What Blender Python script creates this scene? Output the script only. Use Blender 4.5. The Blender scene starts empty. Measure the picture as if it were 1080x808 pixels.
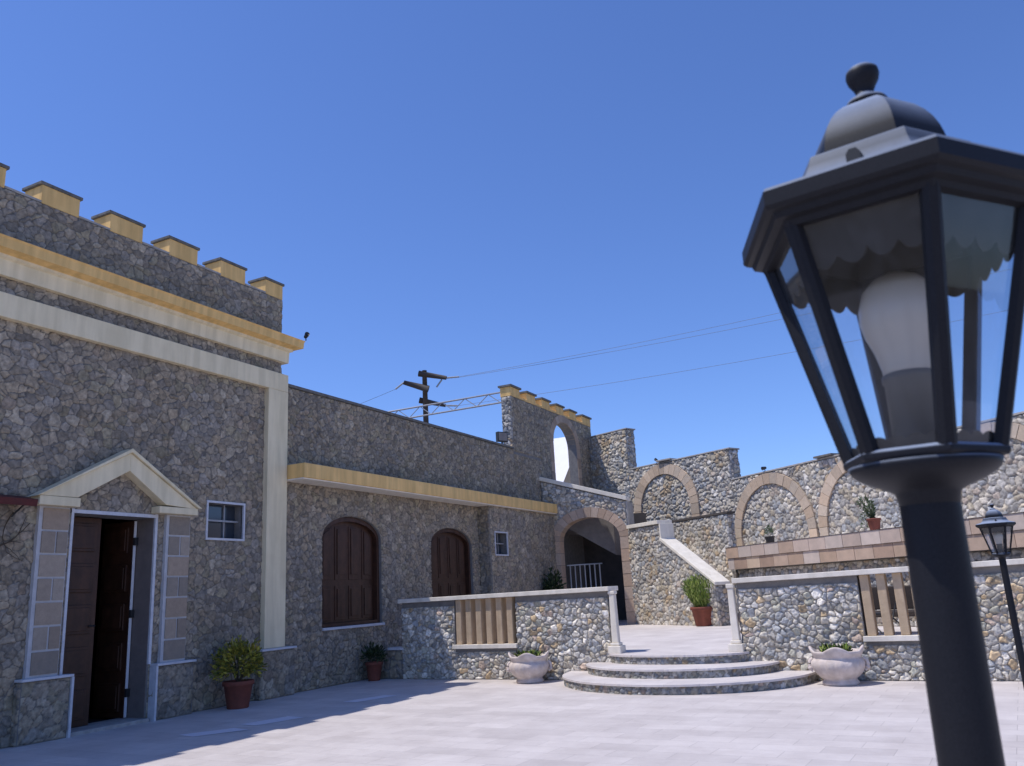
import bpy, math, random
import numpy as np
from mathutils import Vector, Matrix
from mathutils.geometry import tessellate_polygon

random.seed(7)
PI = math.pi
R = math.radians
sc = bpy.context.scene
col = sc.collection
Z = np.array([0., 0., 1.])

# ------------------------------------------------------------------ noise
def hsh(ix, iy, s):
    ix = ix.astype(np.int64).astype(np.uint64); iy = iy.astype(np.int64).astype(np.uint64)
    m = np.uint64(0xffffffff)
    h = (ix * np.uint64(374761393) + iy * np.uint64(668265263) + np.uint64(s * 2246822519 & 0xffffffff)) & m
    h = ((h ^ (h >> np.uint64(13))) * np.uint64(1274126177)) & m
    h = ((h ^ (h >> np.uint64(15))) * np.uint64(2654435761)) & m
    return ((h ^ (h >> np.uint64(16))) & m).astype(np.float64) / 4294967296.0

def vnoise(u, v, scale, s):
    x = u / scale; y = v / scale
    ix = np.floor(x); iy = np.floor(y)
    fx = x - ix; fy = y - iy
    fx = fx * fx * (3 - 2 * fx); fy = fy * fy * (3 - 2 * fy)
    a = hsh(ix, iy, s); b = hsh(ix + 1, iy, s); c = hsh(ix, iy + 1, s); d = hsh(ix + 1, iy + 1, s)
    return (a * (1 - fx) + b * fx) * (1 - fy) + (c * (1 - fx) + d * fx) * fy

def voro(u, v, cell, s, jit=.9, stretch=1.15, weight=.3):
    u2 = u + (vnoise(u, v, cell * .7, s + 11) - .5) * cell * .34 + (vnoise(u, v, cell * .3, s + 13) - .5) * cell * .16
    v2 = v + (vnoise(u, v, cell * .7, s + 12) - .5) * cell * .34 + (vnoise(u, v, cell * .3, s + 14) - .5) * cell * .16
    x = u2 / (cell * stretch); y = v2 / cell
    ix = np.floor(x); iy = np.floor(y)
    F1 = np.full(u.shape, 9.); F2 = np.full(u.shape, 9.)
    cx = np.zeros(u.shape); cy = np.zeros(u.shape); ddx = np.zeros(u.shape); ddy = np.zeros(u.shape)
    for dx in (-2, -1, 0, 1, 2):
        for dy in (-2, -1, 0, 1, 2):
            gx = ix + dx; gy = iy + dy
            px = gx + .5 + (hsh(gx, gy, s) - .5) * jit
            py = gy + .5 + (hsh(gx, gy, s + 1) - .5) * jit
            ex = x - px; ey = y - py
            d = np.sqrt(ex * ex + ey * ey) - weight * (hsh(gx, gy, s + 2) - .3)
            nb = d < F1
            F2 = np.where(nb, F1, np.minimum(F2, d))
            F1 = np.where(nb, d, F1)
            cx = np.where(nb, gx, cx); cy = np.where(nb, gy, cy)
            ddx = np.where(nb, ex, ddx); ddy = np.where(nb, ey, ddy)
    return F1, F2, cx, cy, ddx, ddy

# ------------------------------------------------------------------ frames and mesh builder
class Frame:
    def __init__(s, o, u):
        s.o = np.array(o, float)
        u = np.array([u[0], u[1], 0.]); s.u = u / np.linalg.norm(u)
        s.n = np.cross(s.u, Z)
    def p(s, u, v, w=0.):
        return s.o + s.u * u + Z * v + s.n * w

class MB:
    def __init__(s):
        s.v = []; s.f = []; s.m = []; s.c = []; s.nv = 0; s.sm = []
    def add(s, verts, faces, mat=0, colr=(1, 1, 1), smooth=False):
        n0 = s.nv
        verts = np.asarray(verts, float).reshape(-1, 3)
        s.v.append(verts); s.nv += len(verts)
        if np.ndim(colr) == 1:
            colr = np.tile(np.array(colr, float), (len(verts), 1))
        s.c.append(np.asarray(colr, float))
        s.f.extend([tuple(int(i) + n0 for i in f) for f in faces])
        s.m.extend([mat] * len(faces)); s.sm.extend([smooth] * len(faces))
    def box(s, fr, u0, u1, v0, v1, w0, w1, mat=0, colr=(1, 1, 1)):
        P = [fr.p(u, v, w) for w in (w0, w1) for v in (v0, v1) for u in (u0, u1)]
        F = [(0, 2, 3, 1), (4, 5, 7, 6), (0, 1, 5, 4), (2, 6, 7, 3), (0, 4, 6, 2), (1, 3, 7, 5)]
        s.add(P, F, mat, colr)
    def quadbox(s, fr, quad, w0, w1, mat=0, colr=(1, 1, 1)):       # prism of a simple (u,v) polygon
        n = len(quad)
        P = [fr.p(a, b, w1) for a, b in quad] + [fr.p(a, b, w0) for a, b in quad]
        F = [tuple(range(n)), tuple(range(2 * n - 1, n - 1, -1))] + [(i, n + i, n + (i + 1) % n, (i + 1) % n) for i in range(n)]
        s.add(P, F, mat, colr)
    def wall(s, fr, outline, holes, w0, w1, mat=0, colr=(1, 1, 1)):
        loops = [outline] + list(holes)
        tris = tessellate_polygon([[Vector((a, b, 0)) for a, b in L] for L in loops])
        flat = [q for L in loops for q in L]
        n = len(flat)
        P = [fr.p(a, b, w1) for a, b in flat] + [fr.p(a, b, w0) for a, b in flat]
        F = []
        for t in tris:
            a, b, c = [flat[i] for i in t]
            ar = (b[0] - a[0]) * (c[1] - a[1]) - (b[1] - a[1]) * (c[0] - a[0])
            t = tuple(t) if ar > 0 else tuple(reversed(t))
            F.append(t); F.append(tuple(n + i for i in reversed(t)))
        k = 0
        for L in loops:
            m = len(L)
            for i in range(m):
                a = k + i; b = k + (i + 1) % m
                F.append((a, n + a, n + b, b))
            k += m
        s.add(P, F, mat, colr)
    def sheet(s, fr, u0, u1, v0, v1, res, cell, depth, pal, seed, keep=None, edge=.4, w=0., mat=0,
              mortar=(.2, .19, .18), weight=.3, dirt=0., stretch=1.15, bright=1.):
        nu = max(2, int(round((u1 - u0) / res)) + 1); nv = max(2, int(round((v1 - v0) / res)) + 1)
        U, V = np.meshgrid(np.linspace(u0, u1, nu), np.linspace(v0, v1, nv))
        F1, F2, cx, cy, dx, dy = voro(U + 40, V + 40, cell, seed, weight=weight, stretch=stretch)
        t = np.clip((F2 - F1) / edge, 0, 1)
        prof = 1 - (1 - t) ** 2.4
        r2 = hsh(cx, cy, seed + 3); r3 = hsh(cx, cy, seed + 4); r4 = hsh(cx, cy, seed + 5)
        tx = hsh(cx, cy, seed + 6) - .5; ty = hsh(cx, cy, seed + 7) - .5
        n1 = vnoise(U + 9, V + 9, cell * .45, seed + 8); n2 = vnoise(U + 5, V + 5, cell * .2, seed + 9)
        H = depth * (prof * (.55 + .45 * r2 + 1.1 * (dx * tx + dy * ty)) + .30 * (n1 - .5) + .22 * (n2 - .5))
        pal = np.array(sorted(pal, key=lambda c: (c[0] - c[2]) / c[1]))
        sx = cx * cell * stretch; sy = cy * cell
        cl = np.clip((vnoise(sx, sy, .55, seed + 30) - .5) * 1.5 + .5, 0, .999)
        r4 = np.where(hsh(cx, cy, seed + 31) < .42, np.clip(cl + (r4 - .5) * .25, 0, .999), r4)
        wts = pal[:, 3] / pal[:, 3].sum(); idx = np.searchsorted(np.cumsum(wts), r4).clip(0, len(pal) - 1)
        C = pal[idx, :3] * (.78 + .44 * r3)[..., None]
        C = C * (.78 + .44 * vnoise(U, V, cell * .3, seed + 20))[..., None]
        big = vnoise(U, V, 1.3, seed + 21)
        C = C * (.9 + .2 * big)[..., None]
        mt = np.clip(1.25 - t / .40, 0, 1)[..., None]
        C = C * (1 - mt) + np.array(mortar) * (.8 + .4 * n1)[..., None] * mt
        C = C * np.array(bright)
        # which faces stay
        uc = (U[:-1, :-1] + U[1:, 1:]) / 2; vc = (V[:-1, :-1] + V[1:, 1:]) / 2
        k = np.ones(uc.shape, bool) if keep is None else keep(uc, vc)
        cnt = np.zeros(U.shape, int)
        cnt[:-1, :-1] += k; cnt[1:, :-1] += k; cnt[:-1, 1:] += k; cnt[1:, 1:] += k
        H = np.where(cnt < 4, -.012, H)
        P = fr.o + fr.u * U[..., None] + Z * V[..., None] + fr.n * (H + w)[..., None]
        ids = np.arange(nu * nv).reshape(nv, nu)
        q = np.stack([ids[:-1, :-1], ids[:-1, 1:], ids[1:, 1:], ids[1:, :-1]], -1)[k]
        used = np.unique(q); remap = np.full(nu * nv, -1); remap[used] = np.arange(len(used))
        s.add(P.reshape(-1, 3)[used], remap[q].tolist(), mat, C.reshape(-1, 3)[used], True)
    def tube(s, pts, r, n=8, mat=0, colr=(1, 1, 1), caps=True):
        pts = [np.array(p, float) for p in pts]
        rs = r if isinstance(r, (list, tuple)) else [r] * len(pts)
        P = []; F = []
        for i, p in enumerate(pts):
            d = pts[min(i + 1, len(pts) - 1)] - pts[max(i - 1, 0)]
            d = d / (np.linalg.norm(d) + 1e-9)
            a = np.cross(d, Z if abs(d[2]) < .95 else np.array([1., 0, 0])); a /= np.linalg.norm(a); b = np.cross(d, a)
            for k in range(n):
                t = 2 * PI * k / n
                P.append(p + rs[i] * (math.cos(t) * a + math.sin(t) * b))
        for i in range(len(pts) - 1):
            for k in range(n):
                F.append((i * n + k, i * n + (k + 1) % n, (i + 1) * n + (k + 1) % n, (i + 1) * n + k))
        if caps:
            F.append(tuple(range(n))); F.append(tuple(range(len(pts) * n - 1, (len(pts) - 1) * n - 1, -1)))
        s.add(P, F, mat, colr, n > 5)
    def lathe(s, prof, n=32, c=(0, 0, 0), a0=0., mod=None, mat=0, colr=(1, 1, 1), smooth=True, close=True):
        P = []; F = []; m = len(prof)
        for k in range(n):
            t = a0 + 2 * PI * k / n
            for i, (r, z) in enumerate(prof):
                if mod: rr, zz = mod(i, r, z, t)
                else: rr, zz = r, z
                P.append((c[0] + rr * math.cos(t), c[1] + rr * math.sin(t), c[2] + zz))
        for k in range(n):
            k2 = (k + 1) % n
            for i in range(m - 1):
                F.append((k * m + i, k2 * m + i, k2 * m + i + 1, k * m + i + 1))
        if close:
            F.append(tuple(k * m for k in range(n - 1, -1, -1))); F.append(tuple(k * m + m - 1 for k in range(n)))
        s.add(P, F, mat, colr, smooth)
    def ring(s, fr, uc, vc, ai, bi, ao, bo, t0, t1, n, w0, w1, base, seed, gap=.012, mat=0, sub=3):
        rnd = random.Random(seed)
        for k in range(n):
            a = t0 + (t1 - t0) * k / n; b = t0 + (t1 - t0) * (k + 1) / n
            g = gap / max(ao, .3) / 2
            a, b = a + g, b - g
            j = rnd.uniform(.8, 1.15); tint = rnd.uniform(-.05, .05)
            c = (base[0] * j * (1 + tint), base[1] * j, base[2] * j * (1 - tint))
            w = w1 + rnd.uniform(-.006, .006)
            qi = [(uc + ai * math.cos(a + (b - a) * i / sub), vc + bi * math.sin(a + (b - a) * i / sub)) for i in range(sub + 1)]
            qo = [(uc + ao * math.cos(a + (b - a) * i / sub), vc + bo * math.sin(a + (b - a) * i / sub)) for i in range(sub, -1, -1)]
            q = qo[::-1] + qi[::-1]
            s.quadbox(fr, q, w0, w, mat, c)
    def blocks(s, fr, u0, u1, v0, v1, h, w0, w1, base, seed, gap=.012, mat=0, split=False):
        rnd = random.Random(seed)
        n = max(1, int(round((v1 - v0) / h))); hh = (v1 - v0) / n
        for k in range(n):
            cuts = [u0, u1]
            if split and k % 2: cuts = [u0, (u0 + u1) / 2 + .02, u1]
            for a, b in zip(cuts[:-1], cuts[1:]):
                j = rnd.uniform(.8, 1.15); tint = rnd.uniform(-.05, .05)
                c = (base[0] * j * (1 + tint), base[1] * j, base[2] * j * (1 - tint))
                s.box(fr, a + gap / 2, b - gap / 2, v0 + hh * k + gap / 2, v0 + hh * (k + 1) - gap / 2, w0, w1 + rnd.uniform(-.004, .004), mat, c)
    def build(s, name, mats, parent=None, bevel=0., loc=None):
        me = bpy.data.meshes.new(name)
        V = np.concatenate(s.v)
        if loc is not None: V = V - np.array(loc)
        me.from_pydata(V.tolist(), [], s.f)
        if not isinstance(mats, (list, tuple)): mats = [mats]
        for m in mats: me.materials.append(m)
        me.polygons.foreach_set('material_index', s.m)
        me.polygons.foreach_set('use_smooth', s.sm)
        C = np.concatenate(s.c); C4 = np.ones((len(C), 4), np.float32); C4[:, :3] = C
        at = me.color_attributes.new('Col', 'FLOAT_COLOR', 'POINT')
        at.data.foreach_set('color', C4.ravel())
        me.update()
        o = bpy.data.objects.new(name, me); col.objects.link(o)
        if parent is not None:
            o.parent = parent
            o.matrix_parent_inverse = Matrix.Identity(4)
            if loc is None:
                o.location = -Vector(parent.get('_w', (0, 0, 0)))
        elif loc is not None:
            o.location = loc
        if bevel:
            b = o.modifiers.new('bevel', 'BEVEL'); b.width = bevel; b.segments = 2; b.limit_method = 'ANGLE'
        return o

def tag(o, label=None, cat=None, group=None, kind=None):
    if label: o['label'] = label
    if cat: o['category'] = cat
    if group: o['group'] = group
    if kind: o['kind'] = kind
    return o

WORLD = {}
def thing(name, label, cat, loc=(0, 0, 0), group=None, rot=None):
    o = bpy.data.objects.new(name, None); col.objects.link(o); o.empty_display_size = .2
    o.location = loc
    if rot: o.rotation_euler = rot
    o['_w'] = tuple(loc)
    return tag(o, label, cat, group)

# ------------------------------------------------------------------ materials
def mat(name, c1, c2=None, scale=6., rough=.8, bump=0., bscale=60., attr=False, metal=0., spec=.4, streak=0., detail=5.):
    m = bpy.data.materials.new(name); m.use_nodes = True
    nt = m.node_tree; N = nt.nodes; L = nt.links
    bs = N['Principled BSDF']
    bs.inputs['Roughness'].default_value = rough; bs.inputs['Metallic'].default_value = metal
    bs.inputs['Specular IOR Level'].default_value = spec
    tc = N.new('ShaderNodeTexCoord')
    c2 = c2 or tuple(x * .8 for x in c1)
    no = N.new('ShaderNodeTexNoise'); no.inputs['Scale'].default_value = scale; no.inputs['Detail'].default_value = detail
    no.inputs['Roughness'].default_value = .65
    L.new(tc.outputs['Object'], no.inputs['Vector'])
    rp = N.new('ShaderNodeValToRGB'); rp.color_ramp.elements[0].position = .3; rp.color_ramp.elements[1].position = .7
    L.new(no.outputs['Fac'], rp.inputs['Fac'])
    rp.color_ramp.elements[0].color = (*c2, 1); rp.color_ramp.elements[1].color = (*c1, 1)
    out = rp.outputs['Color']
    if attr:
        a = N.new('ShaderNodeAttribute'); a.attribute_name = 'Col'
        mx = N.new('ShaderNodeMix'); mx.data_type = 'RGBA'; mx.blend_type = 'MULTIPLY'; mx.inputs['Factor'].default_value = 1
        L.new(a.outputs['Color'], mx.inputs[6]); L.new(out, mx.inputs[7]); out = mx.outputs[2]
    if streak:
        mp = N.new('ShaderNodeMapping'); mp.inputs['Scale'].default_value = (3.2, 3.2, .35)
        L.new(tc.outputs['Object'], mp.inputs['Vector'])
        n2 = N.new('ShaderNodeTexNoise'); n2.inputs['Scale'].default_value = 2.2; n2.inputs['Detail'].default_value = 6
        L.new(mp.outputs['Vector'], n2.inputs['Vector'])
        r2 = N.new('ShaderNodeValToRGB'); r2.color_ramp.elements[0].position = .38; r2.color_ramp.elements[1].position = .62
        r2.color_ramp.elements[0].color = (1 - streak, 1 - streak, 1 - streak * 1.1, 1); r2.color_ramp.elements[1].color = (1, 1, 1, 1)
        L.new(n2.outputs['Fac'], r2.inputs['Fac'])
        mx = N.new('ShaderNodeMix'); mx.data_type = 'RGBA'; mx.blend_type = 'MULTIPLY'; mx.inputs['Factor'].default_value = 1
        L.new(out, mx.inputs[6]); L.new(r2.outputs['Color'], mx.inputs[7]); out = mx.outputs[2]
    L.new(out, bs.inputs['Base Color'])
    if bump:
        nb = N.new('ShaderNodeTexNoise'); nb.inputs['Scale'].default_value = bscale; nb.inputs['Detail'].default_value = 6
        L.new(tc.outputs['Object'], nb.inputs['Vector'])
        bp = N.new('ShaderNodeBump'); bp.inputs['Strength'].default_value = bump; bp.inputs['Distance'].default_value = .01
        L.new(nb.outputs['Fac'], bp.inputs['Height']); L.new(bp.outputs['Normal'], bs.inputs['Normal'])
    return m

def add_top_sheen(m, c, lo, hi):  # paints a sun and sky sheen into the colour of upward faces
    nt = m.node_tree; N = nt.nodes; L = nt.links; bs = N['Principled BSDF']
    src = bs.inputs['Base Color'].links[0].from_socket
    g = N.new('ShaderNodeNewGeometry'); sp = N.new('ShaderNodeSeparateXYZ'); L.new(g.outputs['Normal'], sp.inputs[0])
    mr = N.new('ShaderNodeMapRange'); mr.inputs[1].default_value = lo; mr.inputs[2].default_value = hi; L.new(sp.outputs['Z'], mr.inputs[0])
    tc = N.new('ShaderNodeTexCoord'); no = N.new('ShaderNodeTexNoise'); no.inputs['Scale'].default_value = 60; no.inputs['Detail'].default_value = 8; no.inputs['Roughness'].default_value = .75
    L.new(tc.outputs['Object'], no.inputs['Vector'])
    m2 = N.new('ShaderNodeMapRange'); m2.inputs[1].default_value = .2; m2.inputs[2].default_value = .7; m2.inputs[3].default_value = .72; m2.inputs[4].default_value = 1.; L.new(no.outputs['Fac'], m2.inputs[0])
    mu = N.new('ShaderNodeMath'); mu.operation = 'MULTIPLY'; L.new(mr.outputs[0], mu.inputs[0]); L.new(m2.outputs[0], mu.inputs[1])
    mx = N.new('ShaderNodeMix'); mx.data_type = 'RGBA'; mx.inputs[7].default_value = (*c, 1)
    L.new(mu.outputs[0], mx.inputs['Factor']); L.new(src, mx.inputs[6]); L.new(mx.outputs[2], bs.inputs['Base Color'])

def paving_mat(name, rot, bw, bh, c1, c2, cm):
    m = bpy.data.materials.new(name); m.use_nodes = True
    nt = m.node_tree; N = nt.nodes; L = nt.links; bs = N['Principled BSDF']
    bs.inputs['Roughness'].default_value = .62; bs.inputs['Specular IOR Level'].default_value = .3
    tc = N.new('ShaderNodeTexCoord'); mp = N.new('ShaderNodeMapping'); mp.inputs['Rotation'].default_value = (0, 0, rot)
    L.new(tc.outputs['Object'], mp.inputs['Vector'])
    br = N.new('ShaderNodeTexBrick'); br.inputs['Scale'].default_value = 1; br.inputs['Brick Width'].default_value = bw
    br.inputs['Row Height'].default_value = bh; br.inputs['Mortar Size'].default_value = .0035; br.inputs['Mortar Smooth'].default_value = .2
    br.inputs['Color1'].default_value = (*c1, 1); br.inputs['Color2'].default_value = (*c2, 1); br.inputs['Mortar'].default_value = (*cm, 1)
    br.inputs['Bias'].default_value = -.1
    L.new(mp.outputs['Vector'], br.inputs['Vector'])
    no = N.new('ShaderNodeTexNoise'); no.inputs['Scale'].default_value = 1.3; no.inputs['Detail'].default_value = 8; no.inputs['Roughness'].default_value = .7
    L.new(tc.outputs['Object'], no.inputs['Vector'])
    rp = N.new('ShaderNodeValToRGB'); rp.color_ramp.elements[0].position = .3; rp.color_ramp.elements[1].position = .68
    rp.color_ramp.elements[0].color = (.80, .785, .78, 1); rp.color_ramp.elements[1].color = (1.03, 1.03, 1.03, 1)
    L.new(no.outputs['Fac'], rp.inputs['Fac'])
    mx = N.new('ShaderNodeMix'); mx.data_type = 'RGBA'; mx.blend_type = 'MULTIPLY'; mx.inputs['Factor'].default_value = 1
    L.new(br.outputs['Color'], mx.inputs[6]); L.new(rp.outputs['Color'], mx.inputs[7])
    L.new(mx.outputs[2], bs.inputs['Base Color'])
    n3 = N.new('ShaderNodeTexNoise'); n3.inputs['Scale'].default_value = 14; n3.inputs['Detail'].default_value = 6
    L.new(tc.outputs['Object'], n3.inputs['Vector'])
    ad = N.new('ShaderNodeMath'); ad.operation = 'MULTIPLY_ADD'; ad.inputs[1].default_value = -.6
    L.new(br.outputs['Fac'], ad.inputs[0]); L.new(n3.outputs['Fac'], ad.inputs[2])
    bp = N.new('ShaderNodeBump'); bp.inputs['Strength'].default_value = .35; bp.inputs['Distance'].default_value = .012
    L.new(ad.outputs['Value'], bp.inputs['Height']); L.new(bp.outputs['Normal'], bs.inputs['Normal'])
    return m

M = {}
M['stone'] = mat('rubble_stone', (1.25, 1.22, 1.17), (.66, .65, .64), 17, .88, .9, 55, attr=True, spec=.25)
M['block'] = mat('tufa_block', (1.08, 1.06, 1.03), (.85, .84, .83), 14, .88, .4, 70, attr=True, spec=.25)
M['mortar'] = mat('mortar', (.24, .225, .21), (.16, .15, .145), 9, .92, .5, 40)
M['cream'] = mat('cream_paint', (.85, .73, .49), (.79, .67, .44), 3, .75, .12, 60, streak=.15)
M['ochre'] = mat('ochre_paint', (.88, .575, .225), (.80, .505, .185), 3, .75, .15, 60, streak=.2)
M['cap_dark'] = mat('weathered_slab', (.20, .19, .175), (.09, .088, .085), 9, .9, .4, 50)
M['cap_grey'] = mat('grey_slab', (.46, .435, .40), (.29, .27, .25), 7, .88, .4, 50)
M['trav'] = mat('pale_travertine', (.86, .79, .68), (.74, .67, .57), 6, .7, .3, 50, streak=.12)
M['white_cope'] = mat('white_coping', (.88, .81, .69), (.78, .71, .60), 5, .7, .2, 40, streak=.1)
M['marble'] = mat('white_marble_trim', (.66, .66, .68), (.5, .5, .53), 8, .5, .1, 40)
M['tufa'] = mat('tan_tufa', (.57, .43, .285), (.47, .345, .225), 9, .88, .4, 60, streak=.12)
M['wood'] = mat('dark_wood', (.085, .036, .019), (.046, .019, .011), 7, .5, .2, 30, streak=.3)
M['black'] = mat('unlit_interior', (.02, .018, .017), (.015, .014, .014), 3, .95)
M['plaster'] = mat('grey_plaster', (.27, .245, .225), (.2, .18, .17), 5, .9, .3, 30)
M['jamb'] = mat('grey_brown_jamb', (.22, .18, .16), (.17, .14, .125), 6, .7, .1, 40)
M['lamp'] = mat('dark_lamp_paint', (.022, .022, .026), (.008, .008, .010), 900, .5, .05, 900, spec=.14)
add_top_sheen(M['lamp'], (.29, .34, .44), .2, .8)  # pale blue roof sheen put into the paint colour
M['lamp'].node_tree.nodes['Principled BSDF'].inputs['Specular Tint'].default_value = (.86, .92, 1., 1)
M['trim'] = mat('dull_brown_trim', (.022, .020, .019), (.018, .016, .015), 6, .7)
M['joint'] = mat('pale_joint', (.56, .55, .55), (.44, .43, .43), 8, .8, .2, 40)
M['steel'] = mat('galvanised_steel', (.42, .42, .43), (.30, .30, .31), 12, .45, 0, metal=.3)
M['iron'] = mat('dark_iron', (.035, .035, .038), (.02, .02, .02), 12, .5)
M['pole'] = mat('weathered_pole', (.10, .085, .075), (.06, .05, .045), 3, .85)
M['terra'] = mat('terracotta', (.25, .075, .048), (.18, .055, .038), 9, .8, .2, 40, streak=.2)
M['blackpot'] = mat('black_plastic', (.02, .02, .022), (.015, .015, .015), 9, .5)
M['soil'] = mat('soil', (.05, .035, .025), (.03, .02, .015), 30, .95, .5, 60)
M['urn'] = mat('cast_stone_urn', (.70, .61, .56), (.55, .46, .42), 12, .85, .5, 55, streak=.15)
M['white'] = mat('white_paint', (.75, .75, .76), (.68, .68, .7), 5, .45)
M['red'] = mat('dark_red_paint', (.10, .012, .012), (.06, .01, .01), 9, .6)
M['tile'] = mat('sandstone_tile', (1.08, 1.05, 1.03), (.85, .84, .83), 5, .75, .25, 40, attr=True)
M['socket'] = mat('grey_socket', (.09, .085, .082), (.07, .068, .066), 9, .6)
M['bulb'] = mat('white_bulb', (.46, .42, .37), (.44, .40, .355), 4, .3)
M['wicker'] = mat('dark_wicker', (.055, .04, .032), (.03, .022, .018), 40, .8, .5, 90)
M['wire'] = mat('power_wire', (.22, .24, .28), (.2, .22, .25), 3, .7)
M['porcelain'] = mat('pale_insulator', (.45, .44, .42), (.35, .34, .33), 20, .4)
M['fabric'] = mat('white_fabric', (.8, .8, .82), (.75, .75, .78), 4, .8, .1, 20)
M['leaf'] = mat('leaf_green', (1.1, 1.1, 1.1), (.8, .8, .8), 30, .55, attr=True, spec=.35)
M['bark'] = mat('bark', (.10, .075, .05), (.06, .045, .03), 20, .9, .4, 60)
M['earth'] = mat('dry_earth', (.26, .21, .15), (.17, .14, .10), .6, .95, .4, 6)
ROT = R(3.8)
M['pave'] = paving_mat('courtyard_paving', ROT, .62, .31, (.64, .585, .555), (.555, .505, .48), (.45, .41, .39))
M['landing'] = paving_mat('landing_paving', ROT, .5, .5, (.67, .62, .595), (.61, .56, .54), (.52, .48, .46))
M['slab'] = mat('pale_inset_slab', (.74, .71, .74), (.68, .65, .68), 4, .6, .1, 30)

def glass_mat(name, tint, amount):
    m = bpy.data.materials.new(name); m.use_nodes = True
    N = m.node_tree.nodes; L = m.node_tree.links; N.clear()
    o = N.new('ShaderNodeOutputMaterial'); mx = N.new('ShaderNodeMixShader'); t = N.new('ShaderNodeBsdfTransparent'); g = N.new('ShaderNodeBsdfGlossy')
    t.inputs['Color'].default_value = (*tint, 1); g.inputs['Roughness'].default_value = .03; g.inputs['Color'].default_value = (.9, .92, .95, 1)
    fr = N.new('ShaderNodeLayerWeight'); fr.inputs['Blend'].default_value = .5
    pw = N.new('ShaderNodeMath'); pw.operation = 'POWER'; pw.inputs[1].default_value = 4.; L.new(fr.outputs['Facing'], pw.inputs[0])
    ma = N.new('ShaderNodeMath'); ma.operation = 'MULTIPLY_ADD'; ma.inputs[1].default_value = .9; ma.inputs[2].default_value = .035
    L.new(pw.outputs[0], ma.inputs[0]); L.new(ma.outputs[0], mx.inputs[0]); L.new(t.outputs[0], mx.inputs[1]); L.new(g.outputs[0], mx.inputs[2])
    # faint dust film on the pane
    d = N.new('ShaderNodeBsdfDiffuse'); d.inputs['Color'].default_value = (.6, .62, .65, 1)
    no = N.new('ShaderNodeTexNoise'); no.inputs['Scale'].default_value = 9; no.inputs['Detail'].default_value = 6
    rp = N.new('ShaderNodeMapRange'); rp.inputs[1].default_value = .4; rp.inputs[2].default_value = .8; rp.inputs[3].default_value = .005; rp.inputs[4].default_value = .035
    L.new(no.outputs['Fac'], rp.inputs[0])
    m2 = N.new('ShaderNodeMixShader'); L.new(rp.outputs[0], m2.inputs[0]); L.new(mx.outputs[0], m2.inputs[1]); L.new(d.outputs[0], m2.inputs[2])
    L.new(m2.outputs[0], o.inputs['Surface'])
    return m
M['glass'] = glass_mat('clear_lamp_glass', (.93, .95, .96), 1.3)
M['pane'] = mat('dark_window_glass', (.05, .06, .08), (.035, .045, .06), 2, .08, spec=.8)

# palettes: r g b weight (albedo)
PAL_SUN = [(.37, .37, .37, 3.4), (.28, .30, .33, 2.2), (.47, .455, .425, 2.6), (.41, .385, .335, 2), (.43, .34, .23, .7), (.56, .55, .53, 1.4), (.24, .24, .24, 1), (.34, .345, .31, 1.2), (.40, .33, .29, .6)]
PAL_BACK = [(.40, .39, .375, 3), (.31, .325, .345, 1.6), (.49, .455, .40, 2.6), (.43, .385, .31, 1.8), (.42, .33, .23, .5), (.57, .55, .52, 1.3), (.27, .265, .26, 1), (.41, .355, .31, 1)]
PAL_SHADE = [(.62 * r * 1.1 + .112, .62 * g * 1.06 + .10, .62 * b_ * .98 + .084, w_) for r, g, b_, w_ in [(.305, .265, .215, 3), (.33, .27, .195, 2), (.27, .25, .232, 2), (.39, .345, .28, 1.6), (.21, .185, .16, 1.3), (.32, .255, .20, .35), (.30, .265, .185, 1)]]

# ------------------------------------------------------------------ ground
def flat(name, pts, m, label=None, zs=None):
    b = MB(); b.add([(p[0], p[1], p[2]) for p in pts], [tuple(range(len(pts)))])
    o = b.build(name, m); o['kind'] = 'structure'
    if label: o['label'] = label
    return o
flat('ground', [(-500, -400, -.06), (500, -400, -.06), (500, 600, -.06), (-500, 600, -.06)], M['earth'])
FX0, FY0 = -8.73, 14.58
FU = np.array([.9978, -.0662])
def fy(x): return FY0 - .0663 * (x - FX0)
flat('courtyard_paving', [(-11.3, -14, 0), (14, -14, 0), (14, fy(14) + .05, 0), (-11.3, fy(-11.3) + .05, 0)], M['pave'])
flat('landing_paving', [(-11.2, fy(-11.2) - .02, .44), (-2.6, fy(-2.6) + .0, .44), (9, fy(9) + .1, .44), (9, 18, .46), (-2, 28, .51), (-11.2, 29, .51)], M['landing'])
for pts in (((-9.23, 8.28), (-8.88, 8.20), (-8.5, 8.78), (-8.85, 8.88)), ((-9.02, 9.14), (-8.66, 9.08), (-8.47, 9.84), (-8.83, 9.9)), ((-9.03, 11.4), (-8.72, 11.35), (-8.5, 12.18), (-8.8, 12.24))):
    flat('paving_slab', [(x, y, .004) for x, y in pts], M['slab'])

# ------------------------------------------------------------------ tall building (facade X = -10.98, frame u = Y)
LF = Frame((-10.98, 0, 0), (0, 1))
def arch_loop(u0, u1, v0, vs, rise, n=14):
    uc = (u0 + u1) / 2; a = (u1 - u0) / 2
    return [(u0, v0), (u1, v0)] + [(uc + a * math.cos(PI * k / n), vs + rise * math.sin(PI * k / n)) for k in range(n + 1)]
def in_arch(u, v, u0, u1, v0, vs, rise):
    uc = (u0 + u1) / 2; a = (u1 - u0) / 2
    return (u > u0) & (u < u1) & (v > v0) & ((v < vs) | (((u - uc) / a) ** 2 + ((v - vs) / rise) ** 2 < 1))
def in_rect(u, v, u0, u1, v0, v1): return (u > u0) & (u < u1) & (v > v0) & (v < v1)

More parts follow.
